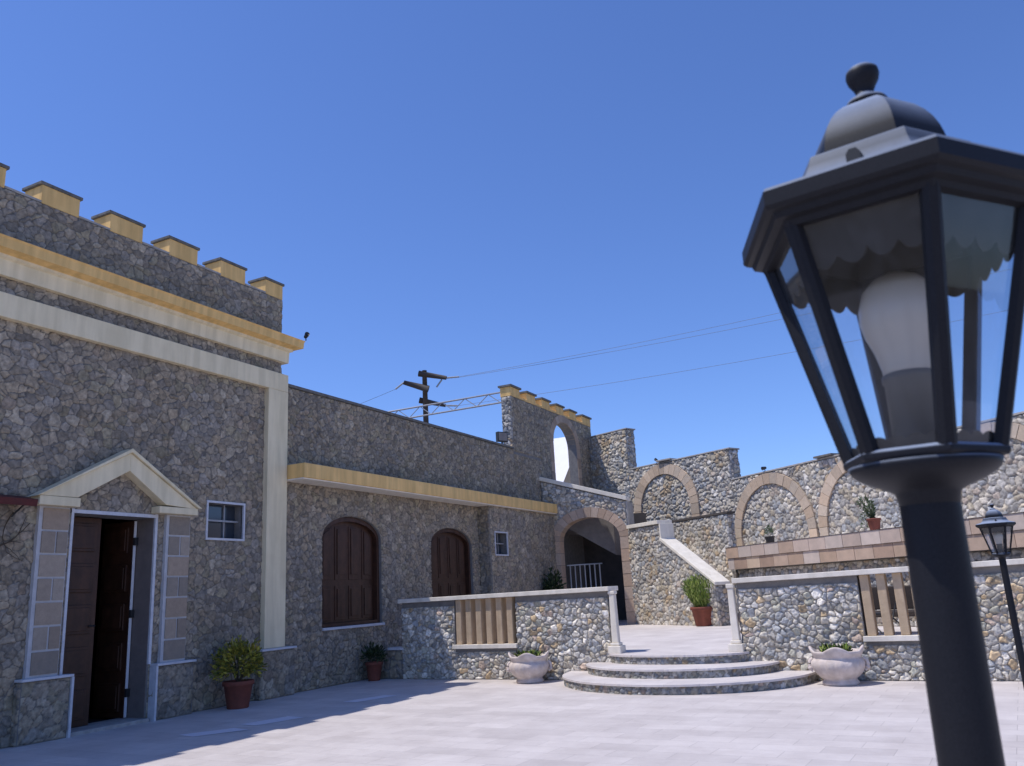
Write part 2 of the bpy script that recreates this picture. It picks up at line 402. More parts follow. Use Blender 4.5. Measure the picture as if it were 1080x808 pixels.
T = thing('stone_building', 'tall stone-clad building with ochre crenels, cream cornice and pedimented doorway', 'building', (-10.98, 8.5, 0))
TE = 12.0
b = MB()
door = [(7.8, 0), (9.2, 0), (9.2, 3.0), (7.8, 3.0)]
swin = (10.26, 11.07, 2.73, 3.32)
out = [(1.0, -.02), (7.8, -.02), (7.8, 3.0), (9.2, 3.0), (9.2, -.02), (TE, -.02), (TE, 7.47), (1.0, 7.47)]
b.wall(LF, out, [[(swin[0], swin[2]), (swin[1], swin[2]), (swin[1], swin[3]), (swin[0], swin[3])]], -.4, 0, 1)
kp = lambda u, v: ~(in_rect(u, v, 7.78, 9.22, -1, 3.02) | in_rect(u, v, swin[0] - .01, swin[1] + .01, swin[2] - .01, swin[3] + .01))
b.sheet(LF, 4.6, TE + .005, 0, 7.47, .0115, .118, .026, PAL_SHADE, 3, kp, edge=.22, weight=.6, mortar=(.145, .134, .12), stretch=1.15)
EF = Frame((-10.98, TE, 0), (-1, 0))
b.sheet(EF, 0, .45, 5.2, 7.47, .025, .22, .03, PAL_SHADE, 5, edge=.2)
b.box(LF, 1, TE, 6.7, 6.9, -8, -.41, 1)
b.box(LF, TE - .3, TE - .01, 5, 7.3, -8, -.41, 1)
b.build('wall', [M['stone'], M['mortar']], T)

for k in range(-1, 6):
    y0 = 5.76 + 1.153 * k; y1 = y0 + .61
    if k == 5: y1 = TE + .0
    if k > -1:
        b = MB(); b.box(LF, y0 - .541, y0 - .002, 7.472, 7.505, -.42, .02); b.build('parapet_slab', M['cap_grey'], T)
    b = MB(); b.box(LF, y0, y1, 7.471, 7.765, -.40, .012); o = b.build('merlon', M['ochre'], T, .006)
    b = MB(); b.box(LF, y0 - .035, y1 + .035, 7.767, 7.815, -.43, .03); c = b.build('cap', M['cap_dark'], None, .006)
    c.parent = o
# cornice: fascia, cove, nose
b = MB()
prof = [(0, 6.16), (.10, 6.16), (.11, 6.38), (.16, 6.40), (.30, 6.47), (.30, 6.62), (0, 6.66)]
CE = TE + .0
def prof_run(b, fr, prof, u0, u1, ret, m=0, colr=(1, 1, 1)):
    # moulding along u, mitred round the far corner by its own projection
    P = []; n = len(prof)
    for (w, v) in prof: P.append(fr.p(u0, v, w))
    for (w, v) in prof: P.append(fr.p(u1 + (w if ret else 0), v, w))
    for (w, v) in prof: P.append(fr.p(u1 + (w if ret else 0), v, -.6))
    F = []
    for i in range(n - 1):
        F.append((i, n + i, n + i + 1, i + 1))
        if ret: F.append((n + i, 2 * n + i, 2 * n + i + 1, n + i + 1))
    F.append(tuple(range(n)))
    if ret: F.append(tuple(range(3 * n - 1, 2 * n - 1, -1)))
    else: F.append(tuple(range(2 * n - 1, n - 1, -1)))
    b.add(P, [tuple(reversed(f)) for f in F], m, colr)
prof_run(b, LF, prof[0:4] + [(.16, 6.46), (0, 6.46)], 1, CE, True)
b.build('cornice', M['cream'], T)
b = MB()
prof_run(b, LF, [(.0, 6.44), (.165, 6.44), (.30, 6.475), (.31, 6.60), (.33, 6.63), (0, 6.67)], 1, CE, True)
b.build('cornice_moulding', M['ochre'], T)
# cream frame band + corner pilaster
b = MB(); b.box(LF, 1, TE + .08, 5.565, 5.91, .0, .12); b.build('frame_band', M['cream'], T, .008)
b = MB(); b.box(LF, 11.555, TE + .08, .84, 5.563, -.02, .12); p = b.build('pilaster', M['cream'], T, .008)
b = MB(); b.box(LF, 11.46, TE + .28, -.02, .80, 0, .16, 1); b.sheet(Frame(LF.p(0, 0, .16), (0, 1)), 11.45, TE + .29, 0, .80, .018, .14, .026, PAL_SHADE, 8, edge=.18, weight=.4, mortar=(.145, .134, .12))
b.sheet(Frame((-10.82, TE + .28, 0), (-1, 0)), 0, .16, 0, .8, .018, .14, .026, PAL_SHADE, 81, edge=.18, weight=.4)
b.sheet(Frame((-10.98, 11.46, 0), (1, 0)), 0, .16, 0, .8, .018, .14, .026, PAL_SHADE, 82, edge=.18, weight=.4)
q = b.build('pilaster_plinth', [M['stone'], M['mortar']], T)
b = MB(); b.box(LF, 11.43, TE + .31, .802, .838, -.02, .20); c = b.build('ledge', M['marble'], None, .006); c.parent = q
# porch plinths, block pilasters, pediment
for (u0, u1, ud, sd) in ((7.17, 7.86, 7.86, 21), (9.27, 9.98, 9.27, 22)):
    b = MB(); b.box(LF, u0, u1, -.02, .775, 0, .13, 1)
    PF = Frame(LF.p(0, 0, .13), (0, 1))
    b.sheet(PF, u0, u1, 0, .775, .018, .14, .026, PAL_SHADE, sd, edge=.18, weight=.4, mortar=(.145, .134, .12))
    b.sheet(Frame((-10.98, u0, 0), (1, 0)), 0, .13, 0, .775, .018, .14, .026, PAL_SHADE, sd + 9, edge=.18, weight=.4)
    q = b.build('porch_plinth', [M['stone'], M['mortar']], T)
    b = MB(); b.box(LF, u0 - .02, u1 + .02, .777, .81, -.01, .175)
    if ud == u1: b.box(LF, u1 - .005, u1 + .03, -.01, .775, .02, .172)
    else: b.box(LF, u0 - .03, u0 + .005, -.01, .775, .02, .172)
    c = b.build('ledge', M['marble'], None, .004); c.parent = q
for (u0, u1, sd) in ((7.29, 7.70, 31), (9.42, 9.85, 32)):
    b = MB(); b.box(LF, u0 - .04, u1, .81, 3.06, 0, .075, 1); b.blocks(LF, u0, u1, .83, 3.05, .315,   .07, .09, (.36, .29, .225), sd, gap=.03, split=True)
    b.build('block_pilaster', [M['block'], M['joint']], T)
b = MB()
ap = (8.66, 4.0)
def rake(b, u0, v0, u1, v1, th, w1):
    b.quadbox(LF, [(u0, v0), (u1, v1), (u1, v1 + th), (u0, v0 + th)] if u1 > u0 else [(u1, v1), (u0, v0), (u0, v0 + th), (u1, v1 + th)], .02, w1)
b.quadbox(LF, [(7.15, 3.19), (7.72, 3.195), (8.55, 3.66), (8.55, 3.93)], .02, .20)
b.quadbox(LF, [(9.88, 3.16), (8.55, 3.93), (8.55, 3.66), (9.25, 3.195)], .02, .20)
b.quadbox(LF, [(7.08, 3.17), (7.15, 3.195), (8.55, 3.94), (9.88, 3.17), (9.95, 3.17), (8.55, 4.0)], .01, .24)
b.box(LF, 7.15, 7.76, 3.063, 3.187, .02, .21)
b.box(LF, 9.12, 9.88, 3.063, 3.167, .02, .21)
b.build('pediment', M['cream'], T, .006)
# door: frame, jambs, threshold, leaves
b = MB(); b.box(LF, 7.76, 7.80, .81, 3.06, -.3, .035); b.box(LF, 9.2, 9.245, .81, 3.06, .0, .035); b.box(LF, 7.76, 9.245, 3.0, 3.05, -.02, .036)
b.build('door_frame', M['marble'], T)
b = MB(); b.box(LF, 9.195, 9.24, -.01, 2.99, -.45, -.003); b.box(LF, 7.75, 7.797, -.01, 2.99, -.45, -.003); b.build('jamb', M['jamb'], T)
b = MB(); b.box(LF, 7.8, 9.195, -.01, .05, -.5, .12); b.build('threshold', M['cap_grey'], T, .006)
def leaf(b, fr, u0, u1, v0, v1, w0, w1, rows):
    b.box(fr, u0, u1, v0, v1, w0, w1)
    h = (v1 - v0) / rows
    for k in range(rows):
        a, c = v0 + h * k + .09, v0 + h * (k + 1) - .09
        b.box(fr, u0 + .09, u1 - .09, a, c, w1, w1 + .03)
        b.box(fr, u0 + .13, u1 - .13, a + .04, c - .04, w1 + .03, w1 + .045)
b = MB(); leaf(b, LF, 7.80, 8.50, .055, 2.985, -.36, -.30, 5); d = b.build('door_leaf', M['wood'], T, .006)
b = MB(); b.tube([LF.p(8.44, 1.42, -.28), LF.p(8.44, 1.42, -.22), LF.p(8.34, 1.42, -.22)], .012); c = b.build('handle', M['iron']); c.parent = d
DF = Frame((-11.38, 9.12, 0), (-1, 0))
DF = Frame((-12.02, 9.14, 0), (1, .02))
b = MB(); leaf(b, DF, 0, .68, .055, 2.985, -.03, .03, 5); d = b.build('door_leaf', M['wood'], T, .006); d['label'] = 'dark door leaf standing open into the room'
b = MB(); b.box(DF, .682, .69, .06, 2.98, -.02, .025); c = b.build('edge_strip', M['white']); c.parent = d
for v in (.35, 1.5, 2.6):
    b = MB(); b.box(DF, .684, .72, v, v + .12, -.035, .03); c = b.build('hinge', M['iron']); c.parent = d
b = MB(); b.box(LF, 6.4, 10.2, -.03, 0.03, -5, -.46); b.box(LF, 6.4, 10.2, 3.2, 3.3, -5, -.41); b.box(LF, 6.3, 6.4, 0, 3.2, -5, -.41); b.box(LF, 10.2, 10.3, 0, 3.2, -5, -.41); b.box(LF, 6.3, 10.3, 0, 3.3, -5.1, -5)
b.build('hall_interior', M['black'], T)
def small_window(parent, fr, u0, u1, v0, v1, off=0.):
    b = MB(); t = .035
    b.box(fr, u0 - t, u1 + t, v0 - t, v0, -.02 + off, .04 + off); b.box(fr, u0 - t, u1 + t, v1, v1 + t, -.02 + off, .04 + off)
    b.box(fr, u0 - t, u0, v0 + .001, v1 - .001, -.02 + off, .04 + off); b.box(fr, u1, u1 + t, v0 + .001, v1 - .001, -.02 + off, .04 + off)
    f = b.build('window', M['marble'], parent)
    b = MB(); b.box(fr, u0, u1, v0, v1, -.25 + off, -.18 + off); g = b.build('pane', M['pane']); g.parent = f
    b = MB(); vm = v0 + (v1 - v0) * .52
    b.box(fr, u0 + .001, u1 - .001, vm - .015, vm + .015, -.12 + off, -.09 + off)
    b.box(fr, (u0 + u1) / 2 + .12, (u0 + u1) / 2 + .145, v0, v1, -.178 + off, -.15 + off)
    g = b.build('sash', M['steel']); g.parent = f
small_window(T, LF, *swin)

# red awning with a dead vine at the facade's left edge, corner spotlight on the cornice
t = thing('red_awning', 'small dark red awning on the stone facade beside the pediment', 'awning', (-10.9, 6.4, 3.1))
b = MB(); b.quadbox(Frame((-10.96, 5.3, 0), (1, 0)), [(0, 3.06), (.34, 3.01), (.36, 3.10), (0, 3.18)], -1.72, 0); b.build('awning_top', M['red'], t, .004)
for yy in (5.5, 6.9):
    b = MB(); b.tube([(-10.96, yy, 2.9), (-10.68, yy, 3.05)], .012); b.build('bracket', M['iron'], t)
b = MB(); rr = random.Random(4)
def vine(p, d, n, r):
    pts = [np.array(p, float)]
    for i in range(n):
        d = d + np.array([0, rr.uniform(-.35, .35), rr.uniform(-.3, .3)]); d = d / np.linalg.norm(d)
        pts.append(pts[-1] + d * .07)
        if rr.random() < .3 and n > 4: vine(pts[-1], d + np.array([0, rr.uniform(-.8, .8), .2]), n // 2, r * .6)
    b.tube(pts, [r * (1 - .6 * i / n) for i in range(n + 1)], 5)
vine((-10.92, 6.6, 2.4), np.array([.0, .4, 1.]), 11, .014); vine((-10.92, 6.65, 2.45), np.array([.0, .8, 1.]), 9, .012); vine((-10.92, 6.9, 2.95), np.array([.0, -.5, -1.]), 8, .01)
o = b.build('dry_vine', M['bark']); tag(o, 'thin dead vine clinging to the facade below the red awning', 'vine')
def spotlight(name, loc, yaw, tilt, s, label, kind='spot'):
    t = thing(name, label, 'floodlight', loc, None, (0, 0, yaw))
    Lf = Frame((0, 0, 0), (1, 0))
    b = MB()
    if kind == 'flood':
        b.box(Lf, -s * .6, s * .6, .25 * s, 1.25 * s, -.22 * s, .2 * s)
        q = b.build('housing', M['iron'], t, .01, loc=(0, 0, 0))
        b = MB(); b.box(Lf, -s * .5, s * .5, .35 * s, 1.15 * s, .201 * s, .215 * s); g = b.build('lens', M['plaster'], t, loc=(0, 0, 0))
    else:
        a = math.sin(tilt), math.cos(tilt)
        b.tube([(0, .3 * s * a[1], .7 * s - .3 * s * a[0]), (0, -.7 * s * a[1], .7 * s + .7 * s * a[0])], [.28 * s, .42 * s], 12)
        q = b.build('housing', M['iron'], t, loc=(0, 0, 0))
    b = MB(); b.tube([(0, 0, -.05 * s), (0, 0, .5 * s)], .09 * s, 6); b.build('bracket', M['iron'], t, loc=(0, 0, 0))
    return t
spotlight('corner_spotlight', (-10.62, TE + .30, 6.64), R(60), .3, .12, 'small dark spotlight standing on the end of the ochre cornice')

# ------------------------------------------------------------------ low wing
W = thing('stone_wing', 'low stone wing with two arched brown shutters under a long ochre canopy', 'building', (-10.98, 17, 0))
w1 = (13.24, 15.22, 1.09, 2.83, .47); w2 = (17.21, 19.21, 1.09, 2.79, .44)
b = MB()
b.wall(LF, [(TE + .002, -.02), (24.2, -.02), (24.2, 5.72), (TE + .002, 5.72)], [arch_loop(*w1), arch_loop(*w2)], -.4, -.003, 1)
kp = lambda u, v: ~(in_arch(u, v, *w1) | in_arch(u, v, *w2)) & ((u < 21.95) | (v < 5.6))
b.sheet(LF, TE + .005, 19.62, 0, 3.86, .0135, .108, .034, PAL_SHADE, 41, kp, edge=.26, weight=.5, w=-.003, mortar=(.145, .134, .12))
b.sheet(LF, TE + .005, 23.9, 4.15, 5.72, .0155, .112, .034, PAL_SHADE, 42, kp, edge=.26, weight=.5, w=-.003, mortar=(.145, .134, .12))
b.box(LF, 12.6, 21.9, 5.0, 5.2, -8, -.41, 1); b.box(LF, TE + .1, 21.9, -.02, 5.0, -3.1, -3.0, 1)
# pier that steps forward past the second window
JF = Frame((-10.62, 0, 0), (0, 1))
sw = (19.82, 20.5, 2.58, 3.15)
b.wall(JF, [(19.6, 0), (23.72, 0), (23.72, 3.86), (19.6, 3.86)], [[(sw[0], sw[2]), (sw[1], sw[2]), (sw[1], sw[3]), (sw[0], sw[3])]], -.35, 0, 1)
b.sheet(JF, 19.6, 23.75, .4, 3.86, .018, .13, .034, PAL_SHADE, 43, lambda u, v: ~in_rect(u, v, sw[0] - .01, sw[1] + .01, sw[2] - .01, sw[3] + .01), edge=.26, weight=.5, mortar=(.145, .134, .12))
b.sheet(Frame((-10.98, 19.6, 0), (1, 0)), 0, .36, .4, 3.86, .021, .125, .034, PAL_SHADE, 44, edge=.26, weight=.5)
b.build('wall', [M['stone'], M['mortar']], W)
b = MB(); b.box(LF, TE + .09, 21.92, 5.72, 5.775, -.45, .05); b.build('coping', M['cap_dark'], W)
b = MB(); b.box(LF, TE + .09, 23.72, 3.875, 4.15, -.02, .53); b.build('canopy', M['ochre'], W, .01)
b = MB(); b.box(LF, TE + .09, 23.70, 3.85, 3.873, .0, .50); b.build('canopy_soffit', M['white_cope'], W)
small_window(W, JF, *sw)
for (u0, u1, v0, vs, rise) in (w1, w2):
    uc = (u0 + u1) / 2; a = (u1 - u0) / 2
    b = MB()
    b.wall(LF, arch_loop(u0 + .005, u1 - .005, v0 + .005, vs, rise - .005), [arch_loop(u0 + .09, u1 - .09, v0 + .07, vs, rise - .10)], -.22, -.06)
    f = b.build('arched_window', M['wood'], W, .006)
    b = MB(); b.quadbox(LF, arch_loop(u0 + .07, u1 - .07, v0 + .05, vs, rise - .08), -.20, -.17)
    n = 4; wid = (u1 - u0 - .18) / n
    for k in range(n):
        x0 = u0 + .09 + wid * k + .05; x1 = x0 + wid - .10
        for (c0, c1) in ((v0 + .13, v0 + .80), (v0 + .92, None)):
            if c1 is None:
                q = [(x0, c0), (x1, c0)] + [(x1 - (x1 - x0) * j / 4, vs + (rise - .19) * math.sqrt(max(0, 1 - ((x1 - (x1 - x0) * j / 4 - uc) / (a - .09)) ** 2)) - .0) for j in range(5)]
            else: q = [(x0, c0), (x1, c0), (x1, c1), (x0, c1)]
            b.quadbox(LF, q, -.17, -.155)
            cu = sum(p[0] for p in q) / len(q); cv = sum(p[1] for p in q) / len(q)
            b.quadbox(LF, [(cu + (p[0] - cu) * .66, cv + (p[1] - cv) * (.86 if c1 is None else .82)) for p in q], -.155, -.135)
    s = b.build('shutter', M['wood'], None, .005); s.parent = f
    b = MB(); b.box(LF, u0 - .02, u1 + .02, v0 - .045, v0 + .004, -.2, .06); s = b.build('sill', M['marble'], None, .005); s.parent = f

spotlight('wall_floodlight', (-10.98, 21.25, 5.775), R(62), 0, .29, 'square black floodlight with pale lens on the wing roof edge', 'flood')

# ------------------------------------------------------------------ tall crenellated end wall with open arched window
H = thing('crenellated_wall', 'high stone end wall with ochre crenels and one open arched window', 'wall', (-10.98, 25, 5.2))
b = MB()
HOLE = arch_loop(24.93, 26.93, 4.6, 6.36, .78)
b.wall(LF, [(21.95, 5.721), (24.21, 5.721), (24.21, .3), (28.45, .3), (28.45, 7.37), (21.95, 7.37)], [HOLE], -.32, -.002, 1)
kp = lambda u, v: ~(((u - 25.93) / 1.27) ** 2 + ((v - 6.36) / 1.03) ** 2 < 1) & ~in_rect(u, v, 24.66, 27.2, 4, 6.36) & ((u < 24.2) & (v > 5.66) | (u >= 23.88) & (v > 3.9) | (v > 5.66))
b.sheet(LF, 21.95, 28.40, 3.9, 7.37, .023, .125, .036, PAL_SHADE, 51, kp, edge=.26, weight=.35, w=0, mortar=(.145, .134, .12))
b.sheet(Frame((-11.30, 21.95, 0), (1, 0)), 0, .33, 5.7, 7.37, .02, .13, .05, PAL_BACK, 52, edge=.4, weight=.35)
b.build('wall', [M['stone'], M['mortar']], H)
b = MB()
b.ring(LF, 25.93, 6.36, 1.0, .78, 1.28, 1.03, 0, PI, 13, -.33, .02, (.44, .34, .26), 53)
b.blocks(LF, 26.93, 27.21, 4.3, 6.36, .36, -.33, .02, (.44, .34, .26), 54); b.blocks(LF, 24.65, 24.93, 4.3, 6.36, .36, -.33, .02, (.44, .34, .26), 55)
b.build('arch_surround', M['block'], H)
ys = [(21.93, 22.56), (23.05, 23.68), (24.18, 24.80), (25.32, 25.93), (26.44, 27.05), (27.62, 28.42)]
b = MB(); b.box(LF, 21.93, 28.42, 7.371, 7.43, -.33, .02); b.build('parapet_band', M['ochre'], H)
for (y0, y1) in ys:
    b = MB(); b.box(LF, y0, y1, 7.432, 7.655, -.335, .024); o = b.build('merlon', M['ochre'], H, .006)
    b = MB(); b.box(LF, y0 - .05, y1 + .05, 7.657, 7.715, -.38, .07); c = b.build('cap', M['cap_dark']); c.parent = o

# white tent roof behind the open window
t = thing('white_tent', 'white fabric tent roof seen through the open arched window', 'tent', (-14.5, 31, 3.8))
b = MB()
tx0, tx1 = -11.7, -16.0
b.add([(x, y, z + d) for d in (0, -.03) for x in (tx0, tx1) for (y, z) in ((26.4, 4.5), (29.35, 7.32), (32.3, 4.5))],
      [(0, 1, 4, 3), (1, 2, 5, 4), (6, 9, 10, 7), (7, 10, 11, 8), (0, 6, 7, 1), (1, 7, 8, 2), (3, 4, 10, 9), (4, 5, 11, 10), (0, 3, 9, 6), (2, 8, 11, 5)]); b.build('tent_roof', M['fabric'], t)
for x in (tx0 - .1, tx1 + .1):
    for y in (26.5, 32.2):
        b = MB(); b.tube([(x, y, -.05), (x, y, 4.56)], .04); b.build('tent_leg', M['steel'], t)

# ------------------------------------------------------------------ boundary wall with blind arches
def dirv(a): return (math.cos(R(a)), math.sin(R(a)))
A0 = np.array([-10.98, 28.2]); A1 = A0 + np.array(dirv(-23)) * 1.83
C1 = A1 + np.array(dirv(-27)) * 4.38
B = thing('boundary_wall', 'long stone boundary wall stepping down in three heights with blind stone arches', 'wall', (-5, 25, 0))
F1_ = Frame((A0[0], A0[1], 0), dirv(-23)); F2_ = Frame((A1[0], A1[1], 0), dirv(-27)); F3_ = Frame((C1[0], C1[1], 0), dirv(-40))
L2 = 4.38; L3 = 14.0
def section(fr, u0, u1, v0, top, seed, name, arches, endface):
    b = MB()
    b.wall(fr, [(u0, v0), (u1, v0), (u1, top), (u0, top)], [], -.4, 0, 1)
    def kp(u, v):
        k = np.ones(u.shape, bool)
        for (uc, vs, ri, ro) in arches: k &= ~((((u - uc) ** 2 + (np.maximum(v - vs, 0)) ** 2) < (ro - .02) ** 2))
        return k
    b.sheet(fr, u0, u1, max(v0, 2.0), top, .022, .13, .055, PAL_BACK, seed, kp, edge=.36, weight=.38, mortar=(.27, .25, .225), bright=(1.22, 1.20, 1.16))
    for (uc, vs, ri, ro) in arches:       # recessed tympanum, 4 cm behind the face
        b.sheet(fr, uc - ri - .02, uc + ri + .02, 2.3, vs + ri + .02, .022, .13, .055, PAL_BACK, seed + 7, lambda u, v: ((u - uc) ** 2 + np.maximum(v - vs, 0) ** 2) < (ri + .015) ** 2, edge=.36, weight=.38, w=.0, mortar=(.27, .25, .225), bright=(1.22, 1.20, 1.16))
    if endface:
        e = fr.p(u1, 0, 0); ef = Frame((e[0], e[1], 0), (-fr.n[0], -fr.n[1]))
        b.sheet(ef, 0, .4, endface, top, .022, .13, .055, PAL_BACK, seed + 3, edge=.36, weight=.38)
    b.build(name, [M['stone'], M['mortar']], B)
    b = MB(); b.box(fr, u0, u1 + (.06 if endface else 0), top + .001, top + .045, -.45, .05); b.build('coping', M['cap_grey'], B, .006)
    for i, (uc, vs, ri, ro) in enumerate(arches):
        b = MB(); b.ring(fr, uc, vs, ri, ri, ro, ro, 0, PI, 17, -.01, .085, (.57, .455, .345), seed + 60 + i)
        b.blocks(fr, uc - ro, uc - ri, 2.3, vs, .33, -.01, .085, (.57, .455, .345), seed + 70 + i); b.blocks(fr, uc + ri, uc + ro, 2.3, vs, .33, -.01, .085, (.57, .455, .345), seed + 80 + i)
        b.build('blind_arch', M['block'], B)
section(F1_, 0, 1.83, 1, 6.92, 61, 'wall_section', [], 4.5)
a2 = [(1.58, 4.0, 1.1, 1.44)]
section(F2_, 0, L2, 1, 5.47, 62, 'wall_section', a2, 4.0)
a3 = [(1.62, 2.78, 1.40, 1.70), (5.12, 2.78, 1.40, 1.70), (8.62, 2.78, 1.40, 1.70), (12.12, 2.78, 1.40, 1.70)]
section(F3_, .0, L3, 1, 4.51, 63, 'wall_section', a3, 0)
spotlight('wall_spotlight', tuple(F2_.p(1.35, 5.52, 0)), R(-27), .4, .12, 'dark spotlight above the blind arch on the middle wall section')
spotlight('wall_spotlight', tuple(F3_.p(1.52, 4.56, 0)), R(-40), -.2, .13, 'dark spotlight above the first blind arch of the lowest wall section')
for (fr, u, v, lab) in ((F2_, 1.75, 5.52, 'flat grey slab lying on the coping of the middle wall section'), (F3_, 3.95, 4.56, 'dark flat slab lying on the coping of the lowest wall section')):
    b = MB(); b.box(Frame(fr.p(u, v, 0), (fr.u[0], fr.u[1] + .08)), -.3, .3, 0, .05, -.25, .16); o = b.build('roof_slab', M['cap_dark'] if v < 5 else M['cap_grey'], None, .006); tag(o, lab, 'slab')

# ------------------------------------------------------------------ archway wall + stairs
AW = Frame((-10.98, 23.72, 0), (1, .1))
G = thing('archway_wall', 'stone wall with a wide tan archway under a sloping white coping', 'wall', (-9.6, 23.9, .5))
ua0, ua1, vsp = .52, 2.43, 3.02
b = MB(); UE = 2.67
loop = [(.0, .3), (ua0, .3)] + [((ua0 + ua1) / 2 - (ua1 - ua0) / 2 * math.cos(PI * k / 16), vsp + .66 * math.sin(PI * k / 16)) for k in range(17)] + [(ua1, .3), (UE, .3), (UE, 4.08), (0, 4.93)]
b.wall(AW, loop, [], -.36, 0, 1)
kp = lambda u, v: (v < 4.93 - u * .318 - .01) & ~((np.abs((u - 1.475) / (.955 + .2)) ** 2 + (np.maximum(v - vsp, 0) / (.66 + .25)) ** 2) < 1)
b.sheet(AW, .02, UE, .5, 4.95, .02, .13, .05, PAL_BACK, 71, kp, edge=.36, weight=.38, mortar=(.27, .25, .225), bright=(1.22, 1.20, 1.16))
b.build('wall', [M['stone'], M['mortar']], G)
b = MB()
b.ring(AW, 1.475, vsp, .945, .65, 1.23, .95, 0, PI, 15, -.37, .06, (.54, .405, .305), 72)
b.blocks(AW, ua1 - .01, ua1 + .26, .48, vsp, .36, -.37, .06, (.54, .405, .305), 73); b.blocks(AW, ua0 - .27, ua0 + .01, .48, vsp, .36, -.37, .06, (.54, .405, .305), 74)
b.build('arch_surround', M['block'], G)
b = MB(); b.quadbox(AW, [(-.02, 4.94), (UE + .05, 4.075), (UE + .05, 4.205), (-.02, 5.07)], -.42, .08); b.build('coping', M['white_cope'], G, .01)
b = MB(); b.box(AW, UE + .002, UE + .05, 3.2, 4.06, -.75, .02); b.build('end_pier', M['cap_grey'], G, .01)
# parapet
K = (-8.42, 24.05)
PK = Frame((K[0], K[1], 0), dirv(-38))
S = thing('outer_staircase', 'stone outer staircase with a broad white sloping handrail wall', 'staircase', (-7, 23.2, .5))
b = MB(); SE = 3.95
lp = [(0, .3), (SE, .3), (SE, 1.50), (1.80, 2.76), (1.80, 3.22), (-.12, 3.22), (-.12, .3)]
b.wall(PK, lp, [], -.36, 0, 1)
kp = lambda u, v: np.where(u < 1.8, v < 3.215, v < 2.76 - (u - 1.8) * .586)
b.sheet(PK, -.1, SE, .45, 3.23, .019, .115, .045, PAL_BACK, 76, kp, edge=.36, weight=.38, mortar=(.27, .25, .225), bright=(1.22, 1.20, 1.16))
e = PK.p(SE, 0, 0); b.sheet(Frame((e[0], e[1], 0), (-PK.n[0], -PK.n[1])), 0, .36, .45, 1.48, .019, .115, .045, PAL_BACK, 77, edge=.36)
b.build('parapet', [M['stone'], M['mortar']], S)
b = MB()
b.quadbox(PK, [(SE + .06, 1.475), (SE + .06, 1.555), (1.80, 2.85), (1.76, 2.77)], -.43, .06); b.build('coping', M['white_cope'], S, .012)
b = MB(); b.box(PK, .20, 1.80, 3.222, 3.325, -.42, .09); b.build('ledge', M['white_cope'], S, .008)
b = MB(); b.box(PK, 1.802, 1.86, 2.80, 3.221, -.41, .05); b.build('end_slab', M['white_cope'], S, .006)
for k in range(11):
    b = MB(); s1 = 4.33 - .3 * k
    b.box(PK, s1 - .3 if k < 10 else -.5, s1, .3, .5 + .17 * (k + 1), -1.68, -.37); b.build('step', M['trav'], S, .008)
# upper flight behind the archway wall: its underside shows through the arch
b = MB(); b.quadbox(AW, [(-.2, 3.90), (2.0, 2.54), (2.0, 3.7), (1.5, 3.95), (-.2, 4.1)], -1.9, -.95); b.build('upper_flight', M['plaster'], S)
b = MB(); b.box(AW, -.3, 1.7, 3.3, 3.45, -4.2, -1.91); b.build('passage_light_blocker', M['plaster'], S)  # added slab that blocks daylight so the archway passage stays dark
b = MB()
FW = Frame(PK.p(0, 0, -1.7), dirv(-38))
b.wall(FW, [(-.8, .3), (2.66, .3), (2.66, 3.40), (-.8, 3.40)], [], -.2, 0, 1)
b.sheet(FW, -.8, 2.66, .9, 3.40, .021, .125, .05, PAL_BACK, 78, edge=.36, weight=.38, mortar=(.27, .25, .225), bright=(1.22, 1.20, 1.16))
e = FW.p(2.66, 0, 0); b.sheet(Frame((e[0], e[1], 0), (-FW.n[0], -FW.n[1])), 0, .2, .5, 3.4, .021, .125, .05, PAL_BACK, 79, edge=.36)
b.build('stair_wall', [M['stone'], M['mortar']], S)
b = MB(); b.box(FW, -.8, 2.72, 3.402, 3.46, -.24, .05); b.build('stair_wall_coping', M['pole'], S)
# passage behind the arch
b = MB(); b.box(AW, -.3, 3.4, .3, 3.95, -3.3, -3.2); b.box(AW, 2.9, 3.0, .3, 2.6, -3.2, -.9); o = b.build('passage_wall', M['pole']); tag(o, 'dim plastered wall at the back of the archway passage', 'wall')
t = thing('iron_railing', 'pale painted bar railing inside the shaded archway', 'railing', (-10.3, 25.2, .5))
for k in range(7):
    b = MB(); x = -10.75 + .16 * k; b.tube([(x, 25.1 + .02 * k, .5), (x, 25.1 + .02 * k, 2.32)], .022, 6); b.build('bar', M['white'], t)
for z in (.75, 2.32):
    b = MB(); b.tube([(-10.85, 25.09, z), (-9.7, 25.23, z)], .022, 6); b.build('rail', M['white'], t)

# ------------------------------------------------------------------ terrace retaining wall with tile band
TR = Frame((-5.23, 22.97, 0), dirv(-43))
V = thing('terrace_wall', 'stone terrace wall with a projecting band of two rows of sandstone tiles', 'wall', (-2, 21.5, .5))
b = MB(); b.wall(Frame(TR.p(0, 0, -.25), dirv(-43)), [(0.1, .3), (13, .3), (13, 1.84), (.1, 1.84)], [], -.3, 0, 1)
b.sheet(Frame(TR.p(0, 0, -.25), dirv(-43)), .1, 12, .45, 1.84, .022, .13, .05, PAL_BACK, 91, edge=.36, weight=.38)
b.build('wall', [M['stone'], M['mortar']], V)
b = MB(); rnd = random.Random(5)
tiles = [tuple(1.08 * x for x in q_) for q_ in [(.40, .29, .21), (.44, .33, .25), (.46, .37, .31), (.52, .44, .38), (.38, .27, .20), (.48, .37, .27), (.45, .36, .30)]]
b.box(TR, 0, 13, 1.85, 2.43, -.55, -.02, 0, (.5, .46, .42))
